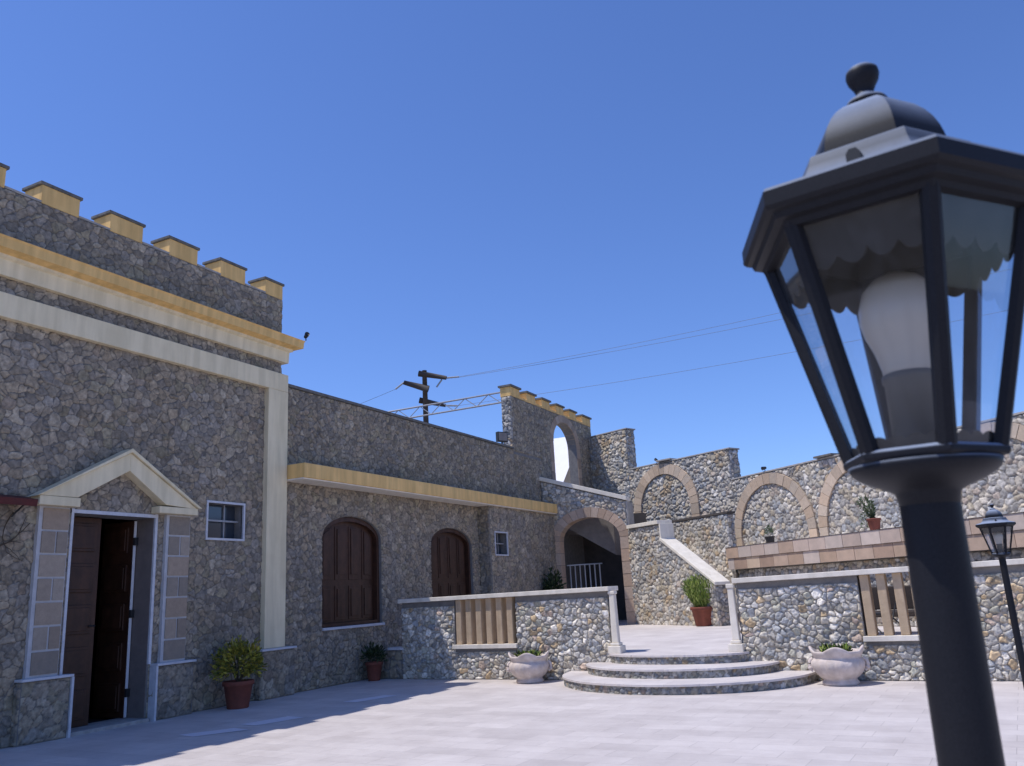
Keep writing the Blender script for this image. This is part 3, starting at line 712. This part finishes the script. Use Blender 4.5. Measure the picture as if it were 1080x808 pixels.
for row, (v0, v1) in enumerate(((1.855, 2.135), (2.145, 2.425))):
    u = .0 if row else .28
    if not row: b.box(TR, 0, .27, v0, v1, -.02, .0, 0, tiles[3])
    while u < 12.9:
        wd = .56
        c = rnd.choice(tiles); j = rnd.uniform(.9, 1.1)
        b.box(TR, u, u + wd - .012, v0, v1, -.02, .0 + rnd.uniform(-.003, .003) + (.03 if row else 0), 0, tuple(x * j for x in c)); u += wd
b.build('tile_band', M['tile'], V)
b = MB(); P0 = TR.p(0, 2.435, .045); P1 = TR.p(13, 2.435, .045)
q0 = F3_.p(14, 2.435, .0); q1 = F3_.p(-.2, 2.435, 0)
b.add([P0, P1, q0, q1], [(0, 1, 2, 3)]); o = b.build('terrace_floor', M['landing'], V)

# ------------------------------------------------------------------ front balustrades
FF = Frame((FX0, FY0, 0), (FU[0], FU[1]))
def fu(x): return (x - FX0) / .9978
def balustrade(label, x0, x1, ho0, ho1, zcap0, zcap1, sd, pillar_x, post):
    t = thing('balustrade', label, 'balustrade', (x0, fy(x0), 0))
    u0, u1, a, c = fu(x0), fu(x1), fu(ho0), fu(ho1)
    zt = lambda u: zcap0 + (zcap1 - zcap0) * (u - u0) / (u1 - u0)
    b = MB()
    b.wall(FF, [(u0, -.02), (u1, -.02), (u1, zt(u1)), (c, zt(c)), (c, .56), (a, .56), (a, zt(a)), (u0, zt(u0))], [], -.3, 0, 1)
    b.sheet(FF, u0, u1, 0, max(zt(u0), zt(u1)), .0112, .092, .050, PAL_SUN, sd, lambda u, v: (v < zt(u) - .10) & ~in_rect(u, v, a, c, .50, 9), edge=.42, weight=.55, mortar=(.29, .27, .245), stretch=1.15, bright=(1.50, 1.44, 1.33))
    for (uu, sg) in ((u0, -1), (u1, 1)):
        e = FF.p(uu, 0, 0 if sg > 0 else -.3)
        b.sheet(Frame((e[0], e[1], 0), (-FF.n[0] * sg, -FF.n[1] * sg)), 0, .3, 0, zt(uu) - .01, .016, .135, .045, PAL_SUN, sd + 5, edge=.5)
    b.build('wall', [M['stone'], M['mortar']], t)
    b = MB(); q0 = u0 - .05; q1 = u1 + .06
    b.quadbox(FF, [(q0, zt(q0) + .001), (q1, zt(q1) + .001), (q1, zt(q1) + .08), (q0, zt(q0) + .08)], -.36, .09); b.build('coping', M['trav'], t, .008)
    b = MB(); b.box(FF, a - .03, c + .02, .562, .64, -.33, .08); b.build('sill', M['trav'], t, .006)
    n = 6; pitch = (c - a) / n
    for k in range(n):
        uu = a + pitch * (k + .5) - (.02 if n else 0)
        b = MB(); b.box(FF, uu - .062, uu + .062, .642, zt(uu) - .002, -.22, .02); b.build('baluster', M['tufa'], t, .01)
    # end pillar beside the steps
    if pillar_x is not None:
        up = fu(pillar_x); z0 = .44
        b = MB()
        b.box(FF, up - .085, up + .085, z0 + .13, z0 + .18, -.085, .085)
        b.quadbox(FF, [(up - .062, z0 + .18), (up + .062, z0 + .18), (up + .048, z0 + 1.0), (up - .048, z0 + 1.0)], -.05, .06)
        b.box(FF, up - .066, up + .066, z0 + 1.0, zt(up) - .002, -.06, .07)
        p = b.build('end_pillar', M['trav'], t, .012)
        b = MB(); b.box(FF, up - .12, up + .12, z0, z0 + .127, -.12, .12); q = b.build('base_block', M['trav'], None, .01); q.parent = p
    return t
balustrade('stone balustrade with tan slats between the brown shutters and the steps', -10.08, -5.47, -8.78, -7.38, 1.475, 1.50, 101, -5.37, True)
balustrade('stone balustrade behind the lamp posts, running beyond the larger carved urn', -3.14, 6.0, -1.27, .12, 1.515, 1.62, 131, -3.24, True)
# low plinth in the gap by the shutter wall
b = MB(); G2 = Frame((-10.98, 14.72, 0), (FU[0], FU[1]))
b.box(G2, 0, .92, -.02, .56, -.3, 0, 1); b.sheet(G2, 0, .92, 0, .56, .018, .15, .04, PAL_SHADE, 111, edge=.35)
b.box(G2, .55, .93, .562, .61, -.3, .05, 2)
o = b.build('low_plinth', [M['stone'], M['mortar'], M['marble']]); tag(o, 'low stone plinth between the shutter wall and the balustrade', 'plinth')

# ------------------------------------------------------------------ semicircular steps
ST = thing('semicircular_steps', 'three pale semicircular stone steps with rubble risers between the balustrades', 'steps', (-4.2, 14.2, 0))
def half_step(cx, rx, ry, z0, z1, sd):
    n = 120
    us = np.linspace(0, PI, n)
    cy = lambda x: fy(x) + .02
    ring = [(cx + rx * math.cos(PI - a), cy(cx + rx * math.cos(PI - a)) - ry * math.sin(a)) for a in us]
    # riser sheet wrapped on the ellipse
    seg = [0.]
    for i in range(1, n): seg.append(seg[-1] + math.hypot(ring[i][0] - ring[i - 1][0], ring[i][1] - ring[i - 1][1]))
    Ltot = seg[-1]; res = .016
    nu = int(Ltot / res); nv = int((z1 - z0 - .035) / res) + 1
    U, Vv = np.meshgrid(np.linspace(0, Ltot, nu), np.linspace(z0 - .01, z1 - .035, nv))
    X = np.interp(U, seg, [p[0] for p in ring]); Y = np.interp(U, seg, [p[1] for p in ring])
    F1, F2, cx_, cy_, dx, dy = voro(U + 20, Vv + 20, .065, sd)
    t = np.clip((F2 - F1) / .4, 0, 1); h = .03 * (1 - (1 - t) ** 2) * (.5 + .5 * hsh(cx_, cy_, sd + 3)) - .015
    nx = (X - cx) / rx ** 2; ny = (Y - (14.2)) / ry ** 2; ln = np.hypot(nx, ny); nx /= ln; ny /= ln
    pal = np.array(PAL_SUN); wts = pal[:, 3] / pal[:, 3].sum(); idx = np.searchsorted(np.cumsum(wts), hsh(cx_, cy_, sd + 5)).clip(0, len(pal) - 1)
    Cc = pal[idx, :3] * (.7 + .5 * hsh(cx_, cy_, sd + 4))[..., None] * .85
    mt = np.clip(1 - t / .35, 0, 1)[..., None]; Cc = Cc * (1 - mt) + np.array((.2, .18, .16)) * mt
    P = np.stack([X + nx * h, Y + ny * h, Vv], -1)
    ids = np.arange(nu * nv).reshape(nv, nu)
    q = np.stack([ids[:-1, :-1], ids[:-1, 1:], ids[1:, 1:], ids[1:, :-1]], -1).reshape(-1, 4)
    b = MB(); b.add(P.reshape(-1, 3), q.tolist(), 0, Cc.reshape(-1, 3), True)
    # solid core
    core = [(cx + (x - cx) * .985, cy(x) + (y - cy(x)) * .985) for x, y in ring]
    m = len(core)
    b.add([(x, y, z0 - .01) for x, y in core] + [(x, y, z1 - .035) for x, y in core], [(i, i + 1, m + i + 1, m + i) for i in range(m - 1)] + [tuple(range(m, 2 * m))], 1)
    o = b.build('step', [M['stone'], M['mortar']], ST)
    rnd = random.Random(sd)
    ov = [(cx + (x - cx) * (1 + .03 / rx) + rnd.uniform(-.006, .006), cy(x) + (y - cy(x)) * (1 + .03 / ry) + rnd.uniform(-.006, .006)) for x, y in ring]
    b = MB(); b.add([(x, y, z1 - .034) for x, y in ov] + [(x, y, z1 - .004) for x, y in ov] + [(cx + (x - cx) * .995, cy(x) + (y - cy(x)) * .995, z1) for x, y in ov],
                    [tuple(range(m - 1, -1, -1))] + [(i, i + 1, m + i + 1, m + i) for i in range(m - 1)] + [(m + i, m + i + 1, 2 * m + i + 1, 2 * m + i) for i in range(m - 1)] + [tuple(range(2 * m, 3 * m))])
    c = b.build('tread', M['landing']); c.parent = o
half_step(-4.17, 2.10, 1.93, 0, .15, 121)
half_step(-4.25, 1.63, 1.25, .15, .295, 122)
half_step(-4.28, 1.20, .55, .295, .444, 123)

# ------------------------------------------------------------------ plants and pots
def leaves(b, n, fn, size, cols, seed, up=.3, asp=2.2):
    rnd = random.Random(seed)
    for i in range(n):
        p, d = fn(rnd)
        p = np.array(p, float)
        d = np.array(d, float) + np.array([rnd.gauss(0, .5), rnd.gauss(0, .5), rnd.gauss(0, .4) + up]); d /= np.linalg.norm(d)
        a = np.cross(d, np.array([rnd.gauss(0, 1), rnd.gauss(0, 1), rnd.gauss(0, 1)])); a /= np.linalg.norm(a) + 1e-6
        L = size * rnd.uniform(.7, 1.3); wd = L / asp / 2
        nn = np.cross(d, a)
        c = np.array(rnd.choice(cols)) * rnd.uniform(.7, 1.3)
        b.add([p, p + d * L * .5 + a * wd + nn * L * .08, p + d * L, p + d * L * .5 - a * wd + nn * L * .08], [(0, 1, 2, 3)], 0, c)
def dome_fn(c, rx, rz, low=-.5, shell=.45):
    def fn(r):
        while True:
            x, y, z = r.gauss(0, 1), r.gauss(0, 1), r.gauss(0, 1)
            l = math.sqrt(x * x + y * y + z * z); x, y, z = x / l, y / l, z / l
            if z > low: break
        s = shell + (1 - shell) * r.random() ** .6
        s *= 1 + .16 * math.sin(5 * math.atan2(y, x) + 3 * z) + .1 * math.sin(9 * z + 4 * x)
        return (c[0] + rx * x * s, c[1] + rx * y * s, c[2] + rz * z * s), (x, y, z)
    return fn
def pot(parent, loc, r0, r1, h, m, rim=.03):
    b = MB(); b.lathe([(r0 * .97, 0), (r0, .01), (r1 * .95, h - .13 * h - .02), (r1 * .95 + rim * .4, h * .83), (r1 + rim * .5, h * .84), (r1 + rim * .5, h - .01), (r1 + rim * .3, h), (r1 - .02, h), (r1 - .03, h * .88), (.0, h * .87)], 32)
    o = b.build('pot', m, parent, loc=(0, 0, 0))
    b = MB(); b.lathe([(r1 - .03, h * .885), (.001, h * .90)], 20, close=False); s = b.build('soil', M['soil'], None, loc=(0, 0, 0)); s.parent = o
GY = [(.30, .27, .03), (.20, .20, .03), (.42, .36, .05), (.10, .12, .025), (.26, .21, .03)]
GR = [(.27, .34, .06), (.17, .25, .045), (.36, .42, .11), (.09, .15, .025)]
GD = [(.03, .05, .02), (.022, .04, .014), (.045, .065, .02)]
GO = [(.12, .16, .08), (.09, .13, .06), (.16, .19, .10)]
t = thing('potted_shrub', 'rounded yellow-green shrub in a terracotta pot beside the doorway', 'potted plant', (-10.52, 10.62, 0))
pot(t, None, .17, .235, .42, M['terra'])
b = MB(); leaves(b, 1500, dome_fn((0, 0, .68), .37, .34, -.6, .35), .075, GY, 1, .25); b.build('foliage', M['leaf'], t, loc=(0, 0, 0))
b = MB()
for k in range(7): a = k * .9; b.tube([(0, 0, .36), (.12 * math.cos(a), .12 * math.sin(a), .6), (.24 * math.cos(a), .24 * math.sin(a), .8)], [.014, .01, .005], 5)
b.build('stem', M['bark'], t, loc=(0, 0, 0))
t = thing('potted_shrub', 'sparse dark plant in a small terracotta pot in the wall corner', 'potted plant', (-10.62, 14.42, 0))
pot(t, None, .12, .165, .36, M['terra'])
b = MB(); leaves(b, 260, dome_fn((0, 0, .46), .22, .2, -.5, .2), .10, GD, 2, .5, 3); b.build('foliage', M['leaf'], t, loc=(0, 0, 0))
t = thing('potted_shrub', 'bushy bright green shrub in a red pot below the white stair coping', 'potted plant', (-5.75, 21.95, .487))
pot(t, None, .25, .33, .47, M['terra'], .04)
def upright(r):
    a = r.uniform(0, 2 * PI); q = math.sqrt(r.random()); x, y = math.cos(a) * q, math.sin(a) * q
    hgt = r.random()
    sp = .20 + .32 * hgt ** .8
    top = .80 * math.sqrt(max(0, 1 - (q * .72) ** 2))
    return (x * sp, y * sp, .43 + top * hgt), (x * .35, y * .35, 1.)
b = MB(); leaves(b, 2600, upright, .125, GR, 3, .7, 5.5); b.build('foliage', M['leaf'], t, loc=(0, 0, 0))
t = thing('potted_shrub', 'dark leafy plant standing in shade beside the tan archway', 'potted plant', (-10.30, 22.7, .49))
pot(t, None, .15, .2, .4, M['terra'])
b = MB(); leaves(b, 700, dome_fn((0, 0, .98), .27, .62, -.9, .1), .15, GD, 4, .3, 2.5); b.build('foliage', M['leaf'], t, loc=(0, 0, 0))
b = MB(); b.tube([(0, 0, .34), (.02, .01, .8), (0, 0, 1.4)], [.02, .014, .006], 6); b.build('stem', M['bark'], t, loc=(0, 0, 0))
t = thing('potted_shrub', 'spindly grey-green plant leaning from a terracotta pot on the tiled terrace', 'potted plant', (-1.25, 19.50, 2.436))
pot(t, None, .10, .14, .25, M['terra'], .02)
def spind(r):
    k = r.randrange(7); a = k * .9 + .4; q = r.random()
    return (-.10 * q + .14 * math.cos(a) * q - .02 * k / 7, .14 * math.sin(a) * q, .22 + q * (.38 + .06 * (k % 3))), (math.cos(a) * .6, math.sin(a) * .6, .6)
b = MB(); leaves(b, 520, spind, .075, GO, 5, .2, 3.5); b.build('foliage', M['leaf'], t, loc=(0, 0, 0))
b = MB(); leaves(b, 110, lambda r: ((-.10 - .16 * r.random(), r.gauss(0, .05), .05 + .36 * r.random()), (r.gauss(0, 1), r.gauss(0, 1), r.gauss(0, 1))), .05, GO, 55, -.2, 2.4)
b.build('trailing_leaves', M['leaf'], t, loc=(0, 0, 0))
t = thing('potted_shrub', 'tiny plant in a black pot under the first low blind arch', 'potted plant', (-3.91, 22.11, 2.436))
pot(t, None, .10, .125, .17, M['blackpot'], .012)
b = MB(); leaves(b, 120, dome_fn((0, 0, .25), .10, .15, -.3, .1), .07, GO, 6, .5, 3); b.build('foliage', M['leaf'], t, loc=(0, 0, 0))

def urn(label, loc, s, yaw, seed):
    t = thing('carved_urn', label, 'urn', loc, 'carved stone urns beside the steps', (0, 0, yaw))
    prof = [(.001, 0), (.265, 0), (.278, .02), (.278, .05), (.262, .065), (.252, .085), (.265, .105), (.315, .14), (.365, .20), (.40, .27), (.408, .32), (.398, .365), (.375, .395), (.36, .41),
            (.362, .43), (.378, .455), (.395, .49), (.408, .525), (.405, .545), (.385, .548), (.36, .53), (.335, .49), (.32, .47), (.001, .46)]
    def mod(i, r, z, th):
        k = max(0, min(1, (z - .44) / .1))
        lob = math.cos(4 * th) 
        rr = r * (1 + .035 * k * lob + .0)
        if .2 < z < .4 and i < 12: rr += .008 * math.sin(16 * th) * math.sin((z - .2) / .2 * PI) + .006 * math.sin(37 * th + 9 * z * 10)
        return rr * s, (z + .05 * k * max(-.5, lob)) * s
    b = MB(); b.lathe(prof, 96, mod=mod); b.build('bowl', M['urn'], t, loc=(0, 0, 0))
    for sg in (1, -1):
        b = MB()
        pts = [(sg * s * (.37 + .07 * math.sin(a)), 0, s * (.37 + .09 * math.cos(a) - .06)) for a in np.linspace(.1, 2.9, 9)]
        b.tube(pts, [.03 * s] * 9, 8)
        b.lathe([(.001, -.045 * s), (.03 * s, -.03 * s), (.045 * s, 0), (.03 * s, .03 * s), (.001, .045 * s)], 10, (sg * s * .43, 0, s * .26)); b.build('scroll_handle', M['urn'], t, loc=(0, 0, 0))
    b = MB(); b.lathe([(.31 * s, .475 * s), (.001, .49 * s)], 20, close=False); b.build('soil', M['soil'], t, loc=(0, 0, 0))
    b = MB(); leaves(b, 240, lambda r: ((r.uniform(-.22, .2) * s, r.uniform(-.16, .16) * s, .47 * s + r.random() * .06), (r.gauss(0, .5), r.gauss(0, .5), .8)), .10, GR + GD, seed, .4, 3); b.build('foliage', M['leaf'], t, loc=(0, 0, 0))
    return t
u1 = urn('pale carved urn between the slatted balustrade and the steps, farther from the lamps', (-6.93, 14.02, .0), .88, R(20), 11)
u2 = urn('pale carved urn with scrolled rim beside the steps on the lamp post side', (-1.66, 13.62, .0), .92, R(4), 12)

# ------------------------------------------------------------------ lamp posts
def lamp_parts(t):
    hx = R(-90) + R(19.3)
    def hexlathe(prof, name, m, parent, close=True, smooth=False, n=6, bev=.0012):
        b = MB(); b.lathe(prof, n, a0=hx, smooth=smooth, close=close); o = b.build(name, m, None, 0 if smooth else bev, loc=(0, 0, 0)); o.parent = parent
        if smooth: o.data.set_sharp_from_angle(angle=R(28))
        return o
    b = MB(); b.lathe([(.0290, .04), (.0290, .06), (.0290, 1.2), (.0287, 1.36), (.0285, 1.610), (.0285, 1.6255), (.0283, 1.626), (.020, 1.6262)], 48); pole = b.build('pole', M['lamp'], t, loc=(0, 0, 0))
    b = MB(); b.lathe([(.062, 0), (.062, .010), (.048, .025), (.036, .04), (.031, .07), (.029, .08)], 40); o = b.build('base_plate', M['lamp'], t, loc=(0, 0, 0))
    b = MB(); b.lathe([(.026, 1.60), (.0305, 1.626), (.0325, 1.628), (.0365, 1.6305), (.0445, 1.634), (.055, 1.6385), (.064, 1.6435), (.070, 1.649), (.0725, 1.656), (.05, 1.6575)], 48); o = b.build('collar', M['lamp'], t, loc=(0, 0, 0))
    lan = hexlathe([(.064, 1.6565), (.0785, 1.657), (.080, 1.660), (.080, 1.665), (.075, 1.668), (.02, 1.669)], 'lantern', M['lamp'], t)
    cs = [hx + k * PI / 3 for k in range(6)]
    rb, zb, rt, zt = .0755, 1.665, .137, 1.904
    for k, a in enumerate(cs):
        b = MB(); n = np.array([math.cos(a), math.sin(a), 0]); tt = np.array([-math.sin(a), math.cos(a), 0])
        q = []
        for (r, z) in ((rb, zb), (rt, zt)):
            c = n * r + np.array([0, 0, z])
            q += [c + tt * .0085 - n * .010, c + tt * .0085 - n * .002, c + tt * .004 + n * .003, c - tt * .004 + n * .003, c - tt * .0085 - n * .002, c - tt * .0085 - n * .010]
        F = [tuple(range(5, -1, -1)), tuple(range(6, 12))] + [(i, (i + 1) % 6, 6 + (i + 1) % 6, 6 + i) for i in range(6)]
        b.add(q, F); o = b.build('corner_bar', M['lamp'], None, loc=(0, 0, 0)); o.parent = lan
        # pane and its scalloped trims
        a2 = cs[(k + 1) % 6]; n2 = np.array([math.cos(a2), math.sin(a2), 0])
        def E(f, s, off=-.006):
            r = rb + (rt - rb) * f + off; z = zb + (zt - zb) * f
            return (n * (1 - s) + n2 * s) * r + np.array([0, 0, z])
        b = MB(); b.add([E(0, 0), E(0, 1), E(1, 1), E(1, 0)], [(0, 1, 2, 3)]); o = b.build('glass_pane', M['glass'], None, loc=(0, 0, 0)); o.parent = lan
        ns = 40
        for (f0, amp, dirn) in ((.84, .055, -1), (.045, .02, 1)):
            b = MB()
            P = []; 
            for i in range(ns + 1):
                s = .03 + .94 * i / ns
                w = abs(math.sin(s * PI * 4)) ** .7
                P += [E(1 if dirn < 0 else 0, s, -.011), E(f0 + dirn * amp * w, s, -.011), E(1 if dirn < 0 else 0, s, -.0095), E(f0 + dirn * amp * w, s, -.0095)]
            F = []
            for i in range(ns):
                j = 4 * i
                F += [(j, j + 4, j + 5, j + 1), (j + 2, j + 3, j + 7, j + 6), (j + 1, j + 5, j + 7, j + 3), (j, j + 2, j + 6, j + 4)]
            b.add(P, F)
            o = b.build('scalloped_trim', M['trim'], None, loc=(0, 0, 0)); o.parent = lan
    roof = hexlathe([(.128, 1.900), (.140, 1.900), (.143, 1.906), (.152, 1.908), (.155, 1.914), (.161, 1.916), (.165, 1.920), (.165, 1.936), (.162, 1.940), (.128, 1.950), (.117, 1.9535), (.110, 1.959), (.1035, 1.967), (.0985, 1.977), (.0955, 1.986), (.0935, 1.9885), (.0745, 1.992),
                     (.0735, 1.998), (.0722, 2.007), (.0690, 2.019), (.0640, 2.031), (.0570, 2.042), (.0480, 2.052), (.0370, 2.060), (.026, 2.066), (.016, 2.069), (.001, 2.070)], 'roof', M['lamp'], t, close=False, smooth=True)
    hexlathe([(.126, 1.901), (.118, 1.90), (.085, 1.96), (.001, 1.985)], 'roof_lining', M['trim'], roof, close=False)
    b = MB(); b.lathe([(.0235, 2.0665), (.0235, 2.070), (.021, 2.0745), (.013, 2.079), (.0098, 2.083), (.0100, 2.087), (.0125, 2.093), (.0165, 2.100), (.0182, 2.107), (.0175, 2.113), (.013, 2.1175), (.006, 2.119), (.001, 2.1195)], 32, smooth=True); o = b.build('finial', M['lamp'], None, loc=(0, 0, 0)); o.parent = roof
    am = hx - PI / 6; n = np.array([math.cos(am), math.sin(am)]); tt = np.array([-math.sin(am), math.cos(am)])
    b = MB(); r = .0985; b.add([(n[0] * (r + o_) + tt[0] * s * .007, n[1] * (r + o_) + tt[1] * s * .007, z) for o_ in (-.014, .0045) for (s, z) in ((-1, 1.957), (1, 1.957), (1, 1.967), (.5, 1.972), (-.5, 1.972), (-1, 1.967))],
           [(0, 1, 2, 3, 4, 5), (11, 10, 9, 8, 7, 6)] + [(i, 6 + i, 6 + (i + 1) % 6, (i + 1) % 6) for i in range(6)]); o = b.build('vent_cover', M['blackpot'], None, loc=(0, 0, 0)); o.parent = roof
    b = MB(); b.lathe([(.025, 1.666), (.0255, 1.742), (.0275, 1.744), (.0275, 1.750), (.0255, 1.752)], 36); o = b.build('bulb_socket', M['socket'], t, loc=(0, 0, 0))
    b = MB(); b.lathe([(.0250, 1.745), (.0255, 1.758), (.0305, 1.778), (.0375, 1.796), (.0410, 1.812), (.0405, 1.826), (.035, 1.844), (.024, 1.857), (.011, 1.863), (.001, 1.864)], 36); o = b.build('bulb', M['bulb'], t, loc=(0, 0, 0))
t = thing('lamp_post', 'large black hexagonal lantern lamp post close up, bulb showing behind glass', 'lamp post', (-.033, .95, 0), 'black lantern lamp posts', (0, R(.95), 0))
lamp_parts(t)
def copy_tree(o, parent=None):
    c = o.copy(); col.objects.link(c)
    if parent is not None: c.parent = parent
    for ch in list(o.children): copy_tree(ch, c)
    return c
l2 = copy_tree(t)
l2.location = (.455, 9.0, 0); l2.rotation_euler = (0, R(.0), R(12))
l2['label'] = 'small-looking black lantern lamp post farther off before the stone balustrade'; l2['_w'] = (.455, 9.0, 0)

# ------------------------------------------------------------------ furniture behind the second balustrade
t = thing('wicker_bench', 'dark wicker bench glimpsed between the slats of the nearer balustrade', 'bench', (-1.0, 17.6, .45))
BF = Frame((-1.6, 17.7, .45), (1, -.25))
b = MB(); b.box(BF, 0, 2.2, .32, .42, 0, .6); b.build('seat', M['wicker'], t, .02)
b = MB(); b.box(BF, 0, 2.2, .43, .85, -.06, .06); b.build('backrest', M['wicker'], t, .02)
for u in (.03, 2.1):
    for w in (.02, .5):
        b = MB(); b.box(BF, u, u + .07, .0, .318, w, w + .07); b.build('leg', M['wicker'], t)
t = thing('folding_chair', 'dark metal folding chair with crossed legs behind the nearer balustrade slats', 'chair', (-1.3, 16.0, .44))
for sx in (0, .42):
    b = MB(); b.tube([(-1.5 + sx, 15.75, .44), (-1.25 + sx, 16.2, 1.25)], .014, 6); b.build('frame', M['iron'], t)
    b = MB(); b.tube([(-1.05 + sx, 15.8, .44), (-1.5 + sx, 16.1, .92)], .014, 6); b.build('leg', M['iron'], t)
b = MB(); b.box(Frame((-1.5, 15.85, .86), (1, 0)), 0, .5, 0, .03, -.35, 0); b.build('seat', M['iron'], t)

# ------------------------------------------------------------------ roof truss, power pole, wires
t = thing('lattice_truss', 'thin galvanised lattice beam reaching across the roof to the crenellated wall', 'truss', (-15, 22.1, 7.3))
for (z, y) in ((7.56, 22.1), (7.24, 22.1)):
    b = MB(); b.tube([(-11.3, y, z), (-20, y, z - .0)], .028, 6); b.build('chord', M['steel'], t)
b = MB(); x = -11.4; k = 0
while x > -20:
    b.tube([(x, 22.1, 7.56 if k % 2 else 7.24), (x - .42, 22.1, 7.24 if k % 2 else 7.56)], .014, 5); x -= .42; k += 1
b.build('lacing', M['steel'], t)
t = thing('power_pole', 'weathered power pole with three short arms standing beyond the roof', 'utility pole', (-23.7, 37.1, 0))
b = MB(); b.tube([(-23.75, 37.2, -.05), (-23.7, 37.1, 8), (-23.62, 36.95, 13.55)], [.24, .17, .13], 10); b.build('mast', M['pole'], t)
RX = np.array([.888, .456, -.054])
def arm(a, e, r0, r1): 
    b = MB(); b.tube([a, e], [r0, r1], 8); return b.build('arm', M['pole'], t)
pa = arm((-23.9, 36.8, 13.40), (-22.545, 37.45, 13.06), .17, .11); pb = arm((-23.45, 37.05, 12.50), (-24.6, 36.4, 12.93), .2, .12); pc = arm((-24.0, 36.95, 11.95), (-22.79, 37.68, 11.60), .17, .09)
def ins(par, a, e):
    b = MB(); a = np.array(a); e = np.array(e); n = 9
    pts = []; rs = []
    for i in range(n * 2 + 1): pts.append(a + (e - a) * i / (n * 2)); rs.append(.028 if i % 2 == 0 else .062)
    b.tube(pts, rs, 7); o = b.build('insulator', M['porcelain']); o.parent = par
    o.location = (0, 0, 0)
ins(pa, (-22.545, 37.45, 13.06), (-21.898, 37.70, 13.07)); ins(pb, (-24.6, 36.4, 12.93), (-25.06, 36.26, 12.6)); ins(pc, (-22.79, 37.68, 11.60), (-22.2, 37.95, 11.55)); ins(pa, (-22.8, 37.4, 13.0), (-23.1, 37.3, 12.6))
def wire(label, a, p, ext, sag, grp='overhead power lines'):
    a = np.array(a); p = np.array(p); e = a + (p - a) * ext
    n = 28; b = MB()
    b.tube([a + (e - a) * i / n - Z * sag * 4 * (i / n) * (1 - i / n) for i in range(n + 1)], .010, 5); o = b.build('power_line', M['wire']); tag(o, label, 'power line', grp)
wire('upper of the two close overhead wires leading from the pole top', (-21.898, 37.70, 13.07), (-6.134, 44.646, 16.184), 3.0, .9)
wire('lower of the two close overhead wires leading from the pole top', (-21.898, 37.68, 13.03), (-5.954, 44.823, 15.872), 3.0, .9)
wire('lone overhead wire leading from the lowest pole arm', (-22.2, 37.95, 11.55), (-5.546, 45.514, 14.14), 3.0, .9)
wire('faint wire descending from the pole behind the wing roof', (-25.06, 36.26, 12.6), (-26.872, 35.542, 11.963), 6.0, .05)

# ------------------------------------------------------------------ camera, sun, sky
cam = bpy.data.cameras.new('Camera'); co = bpy.data.objects.new('Camera', cam); col.objects.link(co)
fwd = Vector((-.4310, .8681, .2452)).normalized(); up = Vector((.1583, -.1942, .9681)); rt = fwd.cross(up).normalized(); up = rt.cross(fwd)
co.matrix_world = Matrix(((rt.x, up.x, -fwd.x, 0), (rt.y, up.y, -fwd.y, 0), (rt.z, up.z, -fwd.z, 1.55), (0, 0, 0, 1)))
cam.sensor_width = 36; cam.lens = 29.198; cam.clip_start = .05; cam.clip_end = 2000
cam.dof.use_dof = True; cam.dof.focus_distance = 14.5; cam.dof.aperture_fstop = 10
sc.camera = co
sd = Vector((-.38, -.26, 1.)).normalized()     # towards the sun
sun = bpy.data.lights.new('Sun', 'SUN'); sun.energy = 4.2; sun.angle = R(.53); sun.color = (1., .955, .90)
so = bpy.data.objects.new('Sun', sun); col.objects.link(so); so.rotation_euler = sd.to_track_quat('Z', 'Y').to_euler()
w = bpy.data.worlds.new('World'); sc.world = w; w.use_nodes = True
nt = w.node_tree; bg = nt.nodes['Background']; sky = nt.nodes.new('ShaderNodeTexSky'); sky.sky_type = 'NISHITA'; sky.sun_disc = False
sky.sun_elevation = math.asin(sd.z); sky.sun_rotation = math.atan2(sd.x, sd.y); sky.altitude = 0; sky.air_density = 1.0; sky.dust_density = .2; sky.ozone_density = 4.0
mx = nt.nodes.new('ShaderNodeMix'); mx.data_type = 'RGBA'; mx.blend_type = 'MULTIPLY'; mx.inputs['Factor'].default_value = 1; mx.inputs[7].default_value = (.86, 1.03, 1.50, 1)
nt.links.new(sky.outputs['Color'], mx.inputs[6]); nt.links.new(mx.outputs[2], bg.inputs['Color']); bg.inputs['Strength'].default_value = .125
sc.view_settings.view_transform = 'Standard'; sc.view_settings.look = 'None'; sc.view_settings.gamma = 1; sc.view_settings.use_curve_mapping = False
sc.view_settings.exposure = -.12
sc.cycles.max_bounces = 8; sc.cycles.transparent_max_bounces = 12
sc.cycles.use_denoising = True
